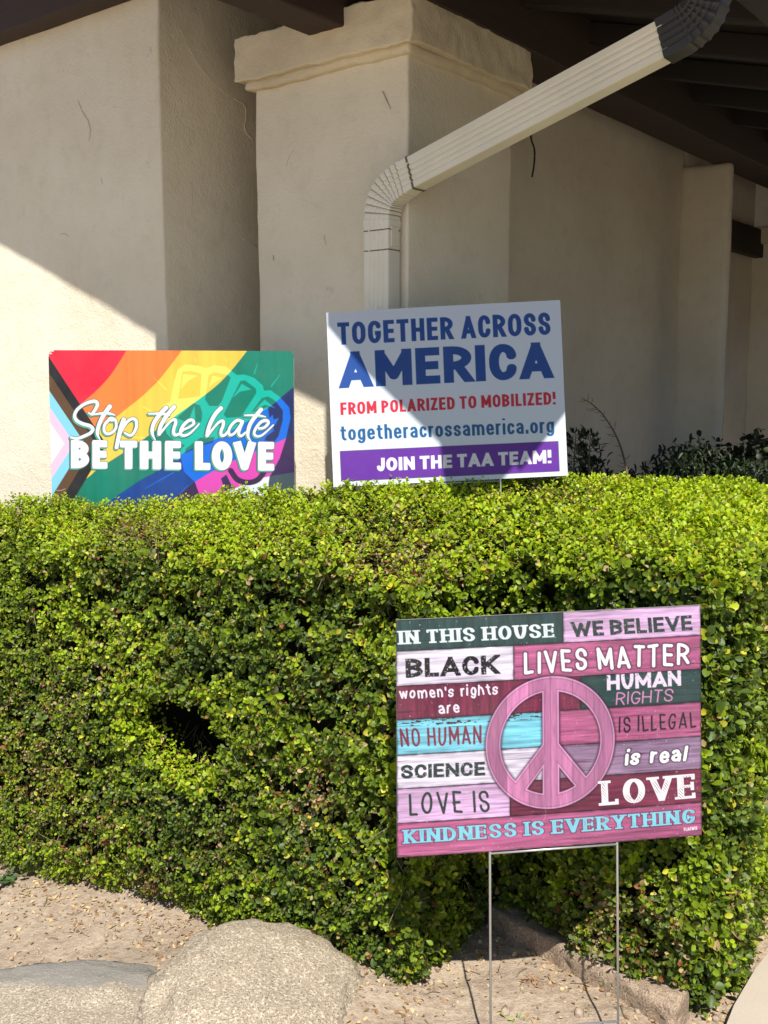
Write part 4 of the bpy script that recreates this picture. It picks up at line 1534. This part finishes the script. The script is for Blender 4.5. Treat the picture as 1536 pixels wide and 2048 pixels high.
T1('RIGHTS', (1082, 506), (1345, 489), (1080, 448), 'thin', (214, 138, 186), slant=.10, seed=12)
T1('IS ILLEGAL', (1096, 636), (1454, 610), (1094, 562), 'hand', (28, 18, 30), seed=13, grow=-.1)
T1('is real', (1122, 783), (1405, 762), (1120, 706), 'print', (250, 248, 250), halo=(5, DK, .8), slant=.16, seed=14, grow=.7)
T1('LOVE', (1018, 966), (1452, 934), (1013, 854), 'slab', (244, 240, 244), fillfn=hatch(.75, 9), halo=(3, DK, .35), seed=15)
T1('KINDNESS IS EVERYTHING', (112, 1144), (1450, 1048), (109, 1080), 'slab', (132, 210, 230), fillfn=hatch(.6, 21), halo=(3.4, (60, 16, 44), .8), seed=16)
T1('FLAGWIX', (1398, 1086), (1460, 1080), (1397, 1070), 'din', (246, 236, 244), seed=17)
# a few scratches on the print
S1.stroke(catmull(zo([(755, 968), (760, 1010), (735, 1060), (690, 1110)]), 6), .35, (240, 220, 235), alpha=.5)
S1.stroke(zo([(330, 972), (380, 966)]), .35, (250, 245, 250), alpha=.7)
S1.stroke(catmull(zo([(80, 1190), (300, 1178), (520, 1168)]), 4), .5, (240, 225, 235), alpha=.35)

# --- rainbow sign
t2l = at(95, 700, 3.00); t2r = at(586, 702, 2.86)
w2s = float(np.linalg.norm(t2r - t2l)); h2s = w2s * .75; s2x = (t2r - t2l) / w2s; s2y = np.array([.0, .05, 1.0]); s2y /= np.linalg.norm(s2y); s2c = (t2l + t2r) / 2 - s2y * h2s / 2
S2s = Sign(s2c, s2x, s2y, w2s, h2s, 740)
za, zb2, zc, zd, ze = px2((80, 690), 5.908), px2((330, 690), 5.689), px2((120, 780), 6.982), px2((280, 790), 10.97), px2((390, 790), 8.533)
curves = [
    ('red', [(262, 680), (253.5, 698.5), (240.8, 720.5), (223.9, 745.9), (208.6, 764.5), (188.3, 784.8), (172.2, 798.3), (159.6, 808.5), (60, 880)]),
    ('orange', [(382, 680), (363.4, 701.4), (340, 732.3), (317, 761), (300, 778), (279.7, 796.6), (249.3, 820.3), (232.3, 833.9), (190, 860), (60, 935)]),
    ('yellow', [(510, 680), (493.5, 701.4), (479.4, 719.9), (463.6, 739.2), (439, 765.6), (409.1, 790.2), (382.7, 809.5), (352.9, 830.6), (289.9, 876.2), (243.3, 907.5), (215.4, 925.3), (190, 942.2), (169.7, 959.1), (60, 1040)]),
    ('green', [(640, 735), (585.8, 774.4), (560.3, 795.5), (539.2, 813), (488, 846), (434.5, 876.7), (407.6, 887.3), (370.4, 904), (317, 940.5), (283, 959), (249.3, 981), (227.3, 996.4), (205, 1015), (60, 1130)]),
    ('blue', [(640, 845), (586, 869), (555, 884), (480, 915), (430, 940), (389.8, 964), (358, 989), (340, 1003), (240, 1085), (60, 1250)]),
    ('purple', [(640, 940), (586, 945), (542.7, 952), (514.6, 959), (474, 974.8), (449.5, 987), (442, 995), (380, 1040), (300, 1130)])]
BC = {'red': (236, 36, 66), 'orange': (250, 132, 62), 'yellow': (244, 206, 78), 'green': (0, 128, 106), 'blue': (2, 66, 150), 'purple': (56, 34, 84), 'slate': (66, 82, 92)}
BR = {'red': (255, 90, 110), 'orange': (255, 170, 90), 'yellow': (252, 240, 108), 'green': (0, 186, 166), 'blue': (0, 110, 228), 'purple': (226, 74, 184), 'slate': (236, 246, 250)}
base = np.ones(S2s.img.shape) * np.array(BC['slate'], float); brt = np.ones(S2s.img.shape) * np.array(BR['slate'], float)
for nm, cvp in curves[::-1]:
    cvs = catmull(cvp, 6)
    o_ = np.argsort(cvs[:, 0])
    yy = np.interp(S2s.PX, cvs[o_, 0], cvs[o_, 1])
    sl2 = np.interp(S2s.PX, cvs[o_, 0], np.gradient(cvs[o_, 1], cvs[o_, 0] + np.arange(len(o_)) * 1e-6))
    cov = np.clip(.5 + (yy - S2s.PY) / np.hypot(1, sl2) / .9, 0, 1)[..., None]
    base = base * (1 - cov) + np.array(BC[nm], float) * cov
    brt = brt * (1 - cov) + np.array(BR[nm], float) * cov
# streaky print
stv = 1 + .035 * vnoise(S2s.fu * 70, S2s.fv * 1.5, 0, 3)[..., None] + .03 * vnoise(S2s.fu * 18, S2s.fv * .8, 0, 4)[..., None]
# blue darkens to navy towards the right of the print
nav = np.clip((S2s.PX - 470) / 60, 0, 1)[..., None] * np.clip((S2s.PY - 765) / 8, 0, 1)[..., None] * np.clip((900 - S2s.PY) / 20, 0, 1)[..., None]
base_n = base * (1 - nav * .8) + np.array((32, 36, 88.)) * nav * .8
isg = (base[..., 0:1] < 40) & (base[..., 1:2] < 90)
base = np.where(isg, base_n, base)
S2s.img = base * stv
BRT = lambda w_: brt[w_]
BAS = lambda w_: base[w_]
smooth = lambda L_, n=5: catmull(L_, n, True)
sil = zb2([(60, 650), (105, 420), (145, 280), (230, 222), (370, 235), (470, 268), (560, 232), (690, 248), (815, 340), (900, 335), (1010, 372), (1108, 460), (1122, 518), (1200, 515), (1300, 590), (1408, 710), (1422, 830), (1372, 1060), (1300, 1290), (1215, 1450), (1185, 1500), (1172, 1590), (1215, 1800), (400, 1800), (385, 1690), (340, 1560), (215, 1440), (185, 1300), (160, 1215), (225, 1140), (110, 1090), (20, 1010), (-10, 900), (-40, 760), (-20, 680)])
S2s.poly(sil, BRT)
for L_ in ([(200, 305), (300, 296), (412, 330), (395, 580), (270, 600), (150, 612)],
           [(497, 345), (560, 312), (700, 338), (742, 370), (640, 640), (600, 690), (505, 690), (460, 620), (480, 470)],
           [(858, 412), (905, 405), (1025, 495), (1032, 545), (860, 815), (700, 825), (668, 790)],
           [(985, 760), (1100, 605), (1170, 588), (1250, 640), (1332, 745), (1330, 860), (1280, 1040), (1240, 1095), (1130, 1085), (1160, 1020), (1240, 960), (1190, 850), (1170, 700)],
           [(140, 830), (320, 665), (395, 690), (420, 780), (410, 870), (250, 880)],
           [(640, 1520), (695, 1480), (765, 1625), (690, 1690)],
           [(400, 1060), (560, 1050), (540, 1110), (420, 1140), (230, 1230), (240, 1180)]):
    S2s.poly(zb2(L_), BAS, .6, 1.2)
S2s.stroke(catmull(zb2([(745, 1430), (820, 1530), (940, 1566), (1050, 1535), (1120, 1450)]), 6), 5.5, (58, 34, 76))
for L_ in ([(180, 500), (210, 330), (370, 350), (270, 400)], [(500, 480), (540, 350), (650, 375), (570, 420)], [(770, 600), (870, 440), (980, 505), (850, 530)], [(1010, 745), (1130, 620), (1250, 720), (1130, 680)], [(270, 850), (335, 690), (345, 860)],
           [(1170, 850), (1220, 790), (1230, 850), (1290, 830), (1250, 910), (1200, 900)], [(1140, 990), (1245, 970), (1130, 1050)]):
    S2s.poly(zb2(L_), BRT)
for a, b, rr in (((1048, 205), (1012, 325), 1.0), ((1305, 335), (1205, 468), 1.1), ((695, 145), (692, 195), .7), ((335, 140), (352, 190), .8), ((1235, 1580), (1290, 1635), 1.0), ((740, 1630), (790, 1710), 1.6), ((950, 1640), (970, 1690), .8), ((0, 1505), (95, 1452), 1.0), ((165, 1700), (262, 1598), .8)):
    S2s.stroke(zb2([a, b]), [rr * .4, rr], BRT)
for a, b in (((1335, 375), (1495, 530)), ((1210, 725), (1300, 775)), ((1240, 1695), (1536, 1530)), ((1060, 1085), (1240, 1100))):
    S2s.stroke(za([a, b]), [.5, 1.0], BRT)
# chevrons
for L_, c in (([(60, 85), (783, 1176), (300, 1985), (-40, 1985)], (30, 30, 36)), ([(60, 275), (651, 1156), (150, 1985), (-40, 1985)], (98, 70, 46)), ([(60, 479), (524, 1159), (60, 1902)], (136, 214, 240)), ([(60, 666), (402, 1166), (60, 1683)], (240, 202, 228)), ([(60, 846), (282, 1165), (60, 1498)], (240, 243, 250))):
    S2s.poly(za(L_), c)
S2s.stroke(catmull(za([(185, 1720), (240, 1718), (290, 1700)]), 4), .6, (214, 200, 180), alpha=.8)
# script line
script = []


def SS(f, L_, wd, n=7): script.append((catmull(f(L_), n), wd))


def widths(n, w0): return np.interp(np.linspace(0, 1, n), np.linspace(0, 1, len(w0)), w0)


SS(zc, [(445, 338), (490, 270), (520, 200), (490, 158), (420, 165), (320, 205), (230, 280), (198, 360), (230, 428), (320, 475), (410, 500), (455, 545), (420, 600), (330, 645), (230, 678), (148, 662)], [3.2, 3.6, 3.4, 3.2, 3.4, 3.6, 3.4, 3.2, 2.4])
SS(zc, [(392, 318), (440, 338), (470, 325)], [1.6, 2.2, 1.8])
SS(zc, [(692, 232), (620, 330), (560, 440), (525, 545), (520, 620), (555, 692)], [4.6, 4.3, 4.0, 3.4, 1.2])
SS(zc, [(470, 342), (580, 325), (690, 328), (765, 350)], [1.6, 2.6, 2.6, 1.4])
SS(zc, [(672, 425), (620, 490), (615, 570), (660, 612), (730, 590), (782, 520), (775, 425), (720, 392), (680, 405), (720, 425), (770, 415)], [3.2, 3.0, 2.9, 2.8, 2.6, 2.0])
SS(zc, [(890, 412), (852, 520), (820, 650), (788, 800)], [4.6, 4.6, 4.4, 4.0])
SS(zc, [(850, 580), (930, 455), (1000, 402), (1058, 420), (1070, 495), (1040, 580), (985, 635), (905, 600)], [2.6, 3.0, 3.2, 3.2, 3.0, 2.2])
SS(zd, [(575, 275), (450, 410), (330, 570), (272, 720), (272, 850), (335, 990)], [4.4, 4.2, 4.0, 3.4, 1.2])
SS(zd, [(195, 412), (400, 408), (560, 420), (655, 445)], [2.0, 2.6, 2.4, 1.4])
SS(zd, [(750, 262), (620, 410), (510, 570), (440, 720), (420, 855)], [4.2, 4.2, 4.0, 3.8])
SS(zd, [(430, 865), (560, 700), (680, 565), (765, 540), (785, 610), (748, 720), (738, 830), (785, 878), (860, 850)], [2.2, 2.6, 3.2, 3.4, 3.4, 2.6])
SS(zd, [(850, 865), (960, 760), (1080, 705), (1180, 625), (1150, 550), (1060, 565), (950, 670), (890, 790), (905, 870), (985, 888), (1100, 835), (1220, 720), (1295, 632)], [2.2, 2.4, 2.8, 3.2, 3.4, 3.2, 2.8, 2.2, 1.6])
SS(ze, [(440, 225), (350, 320), (280, 440), (230, 570), (207, 690)], [4.2, 4.2, 4.0, 3.8])
SS(ze, [(215, 695), (330, 545), (420, 455), (478, 445), (478, 520), (440, 620), (452, 688), (510, 680), (575, 600)], [2.2, 2.6, 3.2, 3.2, 3.0, 2.4])
SS(ze, [(800, 450), (720, 430), (630, 500), (575, 600), (590, 680), (660, 660), (740, 560), (812, 450), (765, 570), (742, 660), (785, 698), (860, 640)], [3.2, 3.0, 2.8, 2.6, 2.8, 3.0, 2.2])
SS(ze, [(1120, 248), (1020, 370), (940, 490), (902, 610), (902, 710), (948, 788)], [4.2, 4.0, 3.8, 3.2, 1.2])
SS(ze, [(842, 345), (1000, 345), (1110, 352), (1200, 372)], [1.6, 2.4, 2.2, 1.2])
SS(ze, [(1090, 572), (1180, 552), (1245, 475), (1210, 432), (1120, 462), (1035, 565), (1003, 650), (1045, 702), (1130, 690), (1240, 600), (1330, 512)], [2.6, 3.0, 3.2, 3.0, 2.6, 2.2, 1.6])
LET = [('B', 140, 178.5), ('E', 183.2, 215.5), ('T', 238.9, 275.4), ('H', 278.6, 323.3), ('E', 329.2, 363), ('L', 388.5, 421.6), ('O', 422.4, 465), ('V', 466.2, 511), ('E', 514.6, 548.4)]


def ybase(x): return 937.5 + (x - 140) * (942.6 - 937.5) / (548 - 140)
def ytop(x): return 879.0 + (x - 140) * (882.8 - 879.0) / (548 - 140)


def both(grow, off, col):
    for ch, x0, x1 in LET:
        S2s.text(ch, (x0 + 1, ybase(x0) - 1), (x1 - 1, ybase(x1) - 1), (x0 + 1, ytop(x0) + 1), 'heavy', col, grow=grow + .3, off=off)
    for q, wd in script:
        S2s.stroke(q, widths(len(q), wd), col, grow=grow, off=off)


both(1.1, (-2.2, 2.6), (24, 72, 72))
both(.0, (-2.0, 2.4), (96, 196, 170))
both(.9, (0, 0), (20, 60, 62))
both(0, (0, 0), (244, 248, 250))


def stakewire(sg, xs, len_, bar2=None):
    """H-shaped wire stake pushed up into the flutes"""
    bo = sg.c - sg.y * sg.h / 2 - sg.n * .0048
    out_ = []
    for x in xs:
        out_.append(np.array([bo + sg.x * x + sg.y * .015, bo + sg.x * x, bo + sg.x * x - sg.y * len_]))
    out_.append(np.array([bo + sg.x * xs[0] - sg.y * .005, bo + sg.x * xs[1] - sg.y * .005]))
    if bar2: out_.append(np.array([bo + sg.x * xs[0] - sg.y * bar2, bo + sg.x * xs[1] - sg.y * bar2]))
    return out_


chip2 = lambda px, py: ((px - 95) + (py - 700) < 10 + 3 * np.sin(py * 1.3)) | ((587 - px) + (py - 701) < 7) | ((px < 95.8) & (py > 747) & (py < 758))
chip1 = lambda px, py: (px < -1)
S3.build('yard_sign', 'white sign with navy capitals and a purple banner, half shaded by the roof', M['print'], stakewire(S3, (-.13, .13), 1.0))
bo1 = S1.c - S1.y * .2285
xl = hit(989, 1706, s1c, S1.n) - s1c; xr = hit(1244, 1690, s1c, S1.n) - s1c
S1.build('yard_sign', 'pink, teal and lilac plank-print sign with a big peace symbol, on a wire stake', M['print'], stakewire(S1, (float(xl @ S1.x), float(xr @ S1.x)), .43, .352))
S2s.build('yard_sign', 'rainbow pride flag sign with a raised fist and white brush lettering', M['print'], stakewire(S2s, (-.13, .13), .9), chips=chip2)


# ------------------------------------------------------------------ shrubs in the shade behind the hedge
def shrub(name, label, cat, P0, rx, ry, z0, z1, n, size, narrow, colA, colB, seed, axes=(RT, np.array([0, 1.0, 0])), spiky=.3):
    rs = np.random.default_rng(seed)
    root = thing(name, label, cat, (P0[0], P0[1], G0))
    u = rs.uniform(-1, 1, n); v = rs.uniform(-1, 1, n)
    ok = u * u + v * v < 1
    u, v = u[ok], v[ok]; k = len(u)
    hgt = (1 - (u * u + v * v)) ** .38
    bumpy = .12 * fbm(u * 4 + seed, v * 4, 0, seed, 3)
    top_ = z0 + (z1 - z0) * np.clip(hgt * (1 + bumpy), .05, 1.3)
    z = top_ - np.abs(rs.normal(0, .10, k)) * (z1 - z0) * 1.0
    z = np.where(rs.random(k) < .3, rs.uniform(z0 * .5, top_), z)
    pos = np.stack([P0[0] + axes[0][0] * u * rx + axes[1][0] * v * ry, P0[1] + axes[0][1] * u * rx + axes[1][1] * v * ry, z], 1)
    d = rs.normal(0, 1, (k, 3)) * (.7, .7, .5) + np.array([0, 0, spiky]); nn = rs.normal(0, .6, (k, 3)) + np.array([0, -.3, 1])
    t = rs.random(k)[:, None]
    c = (np.asarray(colA) + (np.asarray(colB) - np.asarray(colA)) * t) * rs.uniform(.7, 1.2, k)[:, None]
    build_leaves('foliage', pos, d, nn, size * rs.uniform(.7, 1.3, k), c, M['shade_leaf'], root, narrow)
    g = Geo()
    for i in range(16):
        a = rs.uniform(-.6, .6, 2)
        b = a * rs.uniform(.3, .6)
        p0 = np.array([P0[0] + axes[0][0] * b[0] * rx + axes[1][0] * b[1] * ry, P0[1] + axes[0][1] * b[0] * rx + axes[1][1] * b[1] * ry, 0])
        p1 = np.array([P0[0] + axes[0][0] * a[0] * rx + axes[1][0] * a[1] * ry, P0[1] + axes[0][1] * a[0] * rx + axes[1][1] * a[1] * ry, z0 + (z1 - z0) * .8])
        g.tube(catmull([p0, (p0 + p1) / 2 + rs.normal(0, .03, 3), p1], 5), np.linspace(.008, .002, 11), 5)
    g.build('stems', M['twig'], root, True)
    return root


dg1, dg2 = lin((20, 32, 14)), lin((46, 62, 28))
bk = at(1440, 900, 4.6)
zt_ = at(1440, 876, 4.6)[2]
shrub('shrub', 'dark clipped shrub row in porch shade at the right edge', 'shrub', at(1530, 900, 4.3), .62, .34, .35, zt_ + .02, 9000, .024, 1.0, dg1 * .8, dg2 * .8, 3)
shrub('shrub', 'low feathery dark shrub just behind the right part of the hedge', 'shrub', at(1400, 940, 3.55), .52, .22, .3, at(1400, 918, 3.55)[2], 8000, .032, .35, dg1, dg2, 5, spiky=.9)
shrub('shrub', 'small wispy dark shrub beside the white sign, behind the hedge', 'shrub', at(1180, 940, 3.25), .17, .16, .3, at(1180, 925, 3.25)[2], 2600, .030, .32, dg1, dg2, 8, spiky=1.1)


def stalk(name, label, cat, pts, r0, r1, side, seed, leafy=0, lcol=None, lsize=.02):
    rs = np.random.default_rng(seed)
    root = thing(name, label, cat, (pts[0][0], pts[0][1], G0))
    q = catmull(pts, 8)
    g = Geo(); g.tube(q, np.linspace(r0, r1, len(q)), 6)
    pos, dv = [], []
    for i in range(4, len(q) - 1):
        t = q[i + 1] - q[i]; t /= np.linalg.norm(t)
        if rs.random() < side:
            sd = np.cross(t, [0, 1, 0]) * rs.choice([-1, 1]) + rs.normal(0, .25, 3) + t * .6
            ln = rs.uniform(.012, .035) if not leafy else rs.uniform(.03, .07) * (1 - i / len(q) * .6)
            sd = sd / np.linalg.norm(sd) * ln
            g.tube([q[i], q[i] + sd * .6, q[i] + sd + t * ln * .2], [r1, r1 * .8, r1 * .35], 4)
            for _ in range(leafy):
                pos.append(q[i] + sd * rs.uniform(.15, 1)); dv.append(sd / ln + rs.normal(0, .5, 3) + t * .5)
    g.build('stem', M['twig'], root, True)
    if leafy:
        k = len(pos)
        c = (lcol[0] + (lcol[1] - lcol[0]) * rs.random((k, 1))) * rs.uniform(.7, 1.2, (k, 1))
        build_leaves('foliage', np.array(pos), np.array(dv), rs.normal(0, 1, (k, 3)), lsize * rs.uniform(.7, 1.3, k), c, M['shade_leaf'], root, .3)
    return root


stalk('bare_twig', 'tall bare twig with short spurs leaning left against the shaded wall', 'twig', [at(1262, 1010, 3.2), at(1252, 935, 3.2), at(1236, 880, 3.2), at(1210, 835, 3.2), at(1186, 810, 3.2), at(1163, 796, 3.2)], .0042, .0012, .55, 4)
for (xa, xb, y1), lb, sd_ in (((1148, 1152, 866), 'feathery dark conifer sprig beside the white sign edge', 7), ((1178, 1181, 868), 'shorter thin conifer sprig left of the bare twig', 9)):
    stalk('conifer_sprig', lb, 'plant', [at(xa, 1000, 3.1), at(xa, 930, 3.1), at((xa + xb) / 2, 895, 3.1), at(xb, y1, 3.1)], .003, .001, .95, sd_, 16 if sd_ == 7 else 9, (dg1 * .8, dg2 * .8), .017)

# ------------------------------------------------------------------ litter, pebbles, a sprout
nL = 15000
lx = rng.uniform(-1.7, 1.0, nL); ly = rng.uniform(1.5, 2.9, nL)
fy_ = np.interp(lx, S[:, 20, 0], S[:, 20, 1])                 # hedge foot
near_h = np.exp(-((ly - fy_) / .10) ** 2)
dens = .16 + .75 * near_h + .35 * np.exp(-((lx + .50) / .07) ** 2) + .3 * np.clip(fbm(lx * 5, ly * 5, 0, 91, 3), 0, 1)
kp = (rng.random(nL) < dens) & (ly < fy_ + .12)
lx, ly = lx[kp], ly[kp]
pos = np.stack([lx, ly, gz(lx, ly) + .004], 1)
dv = rng.normal(0, 1, (len(lx), 3)) * (1, 1, .16); nn = rng.normal(0, .28, (len(lx), 3)) + np.array([0, 0, 1])
cc = np.where(rng.random((len(lx), 1)) < .6, lin((206, 178, 132)), lin((160, 122, 84))) * rng.uniform(.65, 1.1, (len(lx), 1))
lo_ = build_leaves('leaf_litter', pos, dv, nn, rng.uniform(.005, .014, len(lx)), cc, M['dry_leaf'], None, .9, .3, .5)
tag(lo_, kind='stuff')
g = Geo(); tv, tf = [], []
bm = bmesh.new(); bmesh.ops.create_icosphere(bm, subdivisions=1, radius=1); iv = np.array([v.co for v in bm.verts]); iff = np.array([[v.index for v in f.verts] for f in bm.faces]); bm.free()
nP = 3200
px_ = rng.uniform(-1.6, 1.0, nP); py_ = rng.uniform(1.5, 2.7, nP); ps = rng.lognormal(0, .65, nP) * .0022
V = iv[None] * ps[:, None, None] * rng.uniform(.6, 1.2, (nP, 1, 3)) + np.stack([px_, py_, gz(px_, py_) + ps * .3], 1)[:, None]
V += rng.normal(0, .15, V.shape) * ps[:, None, None]
Fp = (iff[None] + (np.arange(nP) * len(iv))[:, None, None]).reshape(-1, 3)
pb = mesh_np('pebbles', V.reshape(-1, 3), Fp, M['dirt']); tag(pb, kind='stuff')


# ------------------------------------------------------------------ small weeds and twigs on the soil
def weed(px, py, n, size, colA, colB, narrow, label, seed, up=.5):
    rs = np.random.default_rng(seed)
    p = on_ground(px, py); p[2] = float(gz(p[0], p[1]))
    root = thing('weed', label, 'weed', tuple(p))
    pos = p + rs.normal(0, 1, (n, 3)) * (.012, .012, 0) + np.array([0, 0, .002])
    d = rs.normal(0, 1, (n, 3)) * (1, 1, .2) + np.array([0, 0, up])
    nn = rs.normal(0, .4, (n, 3)) + np.array([0, -.2, 1])
    t_ = rs.random((n, 1))
    build_leaves('leaves', pos, d, nn, size * rs.uniform(.6, 1.3, n), np.asarray(colA) + (np.asarray(colB) - np.asarray(colA)) * t_, M['shade_leaf'], root, narrow)


weed(1066, 1972, 12, .024, lin((150, 92, 58)), lin((186, 140, 92)), .16, 'dried brown weed tuft on the soil under the pink sign', 3, .7)
weed(1032, 2040, 8, .014, lin((110, 140, 50)), lin((150, 170, 70)), .35, 'tiny green sprout on the soil at the bottom edge', 5, .5)
weed(10, 1722, 26, .032, lin((62, 84, 46)), lin((104, 126, 78)), .6, 'grey-green broad leaved weed at the left foot of the hedge', 8, .45)
rs_ = np.random.default_rng(12)
g = Geo()
for k in range(70):
    x = rs_.uniform(-1.3, .75); y = np.interp(x, S[:, 20, 0], S[:, 20, 1]) - abs(rs_.normal(0, .12))
    a = rs_.uniform(0, 6.28); ln = rs_.uniform(.012, .05)
    p = np.array([x, y, float(gz(x, y)) + .003]); q_ = p + np.array([math.cos(a), math.sin(a), rs_.normal(0, .12)]) * ln
    g.tube([p, (p + q_) / 2 + rs_.normal(0, .003, 3), q_], .0011, 4)
tw = g.build('twig_litter', M['twig']); tag(tw, kind='stuff')
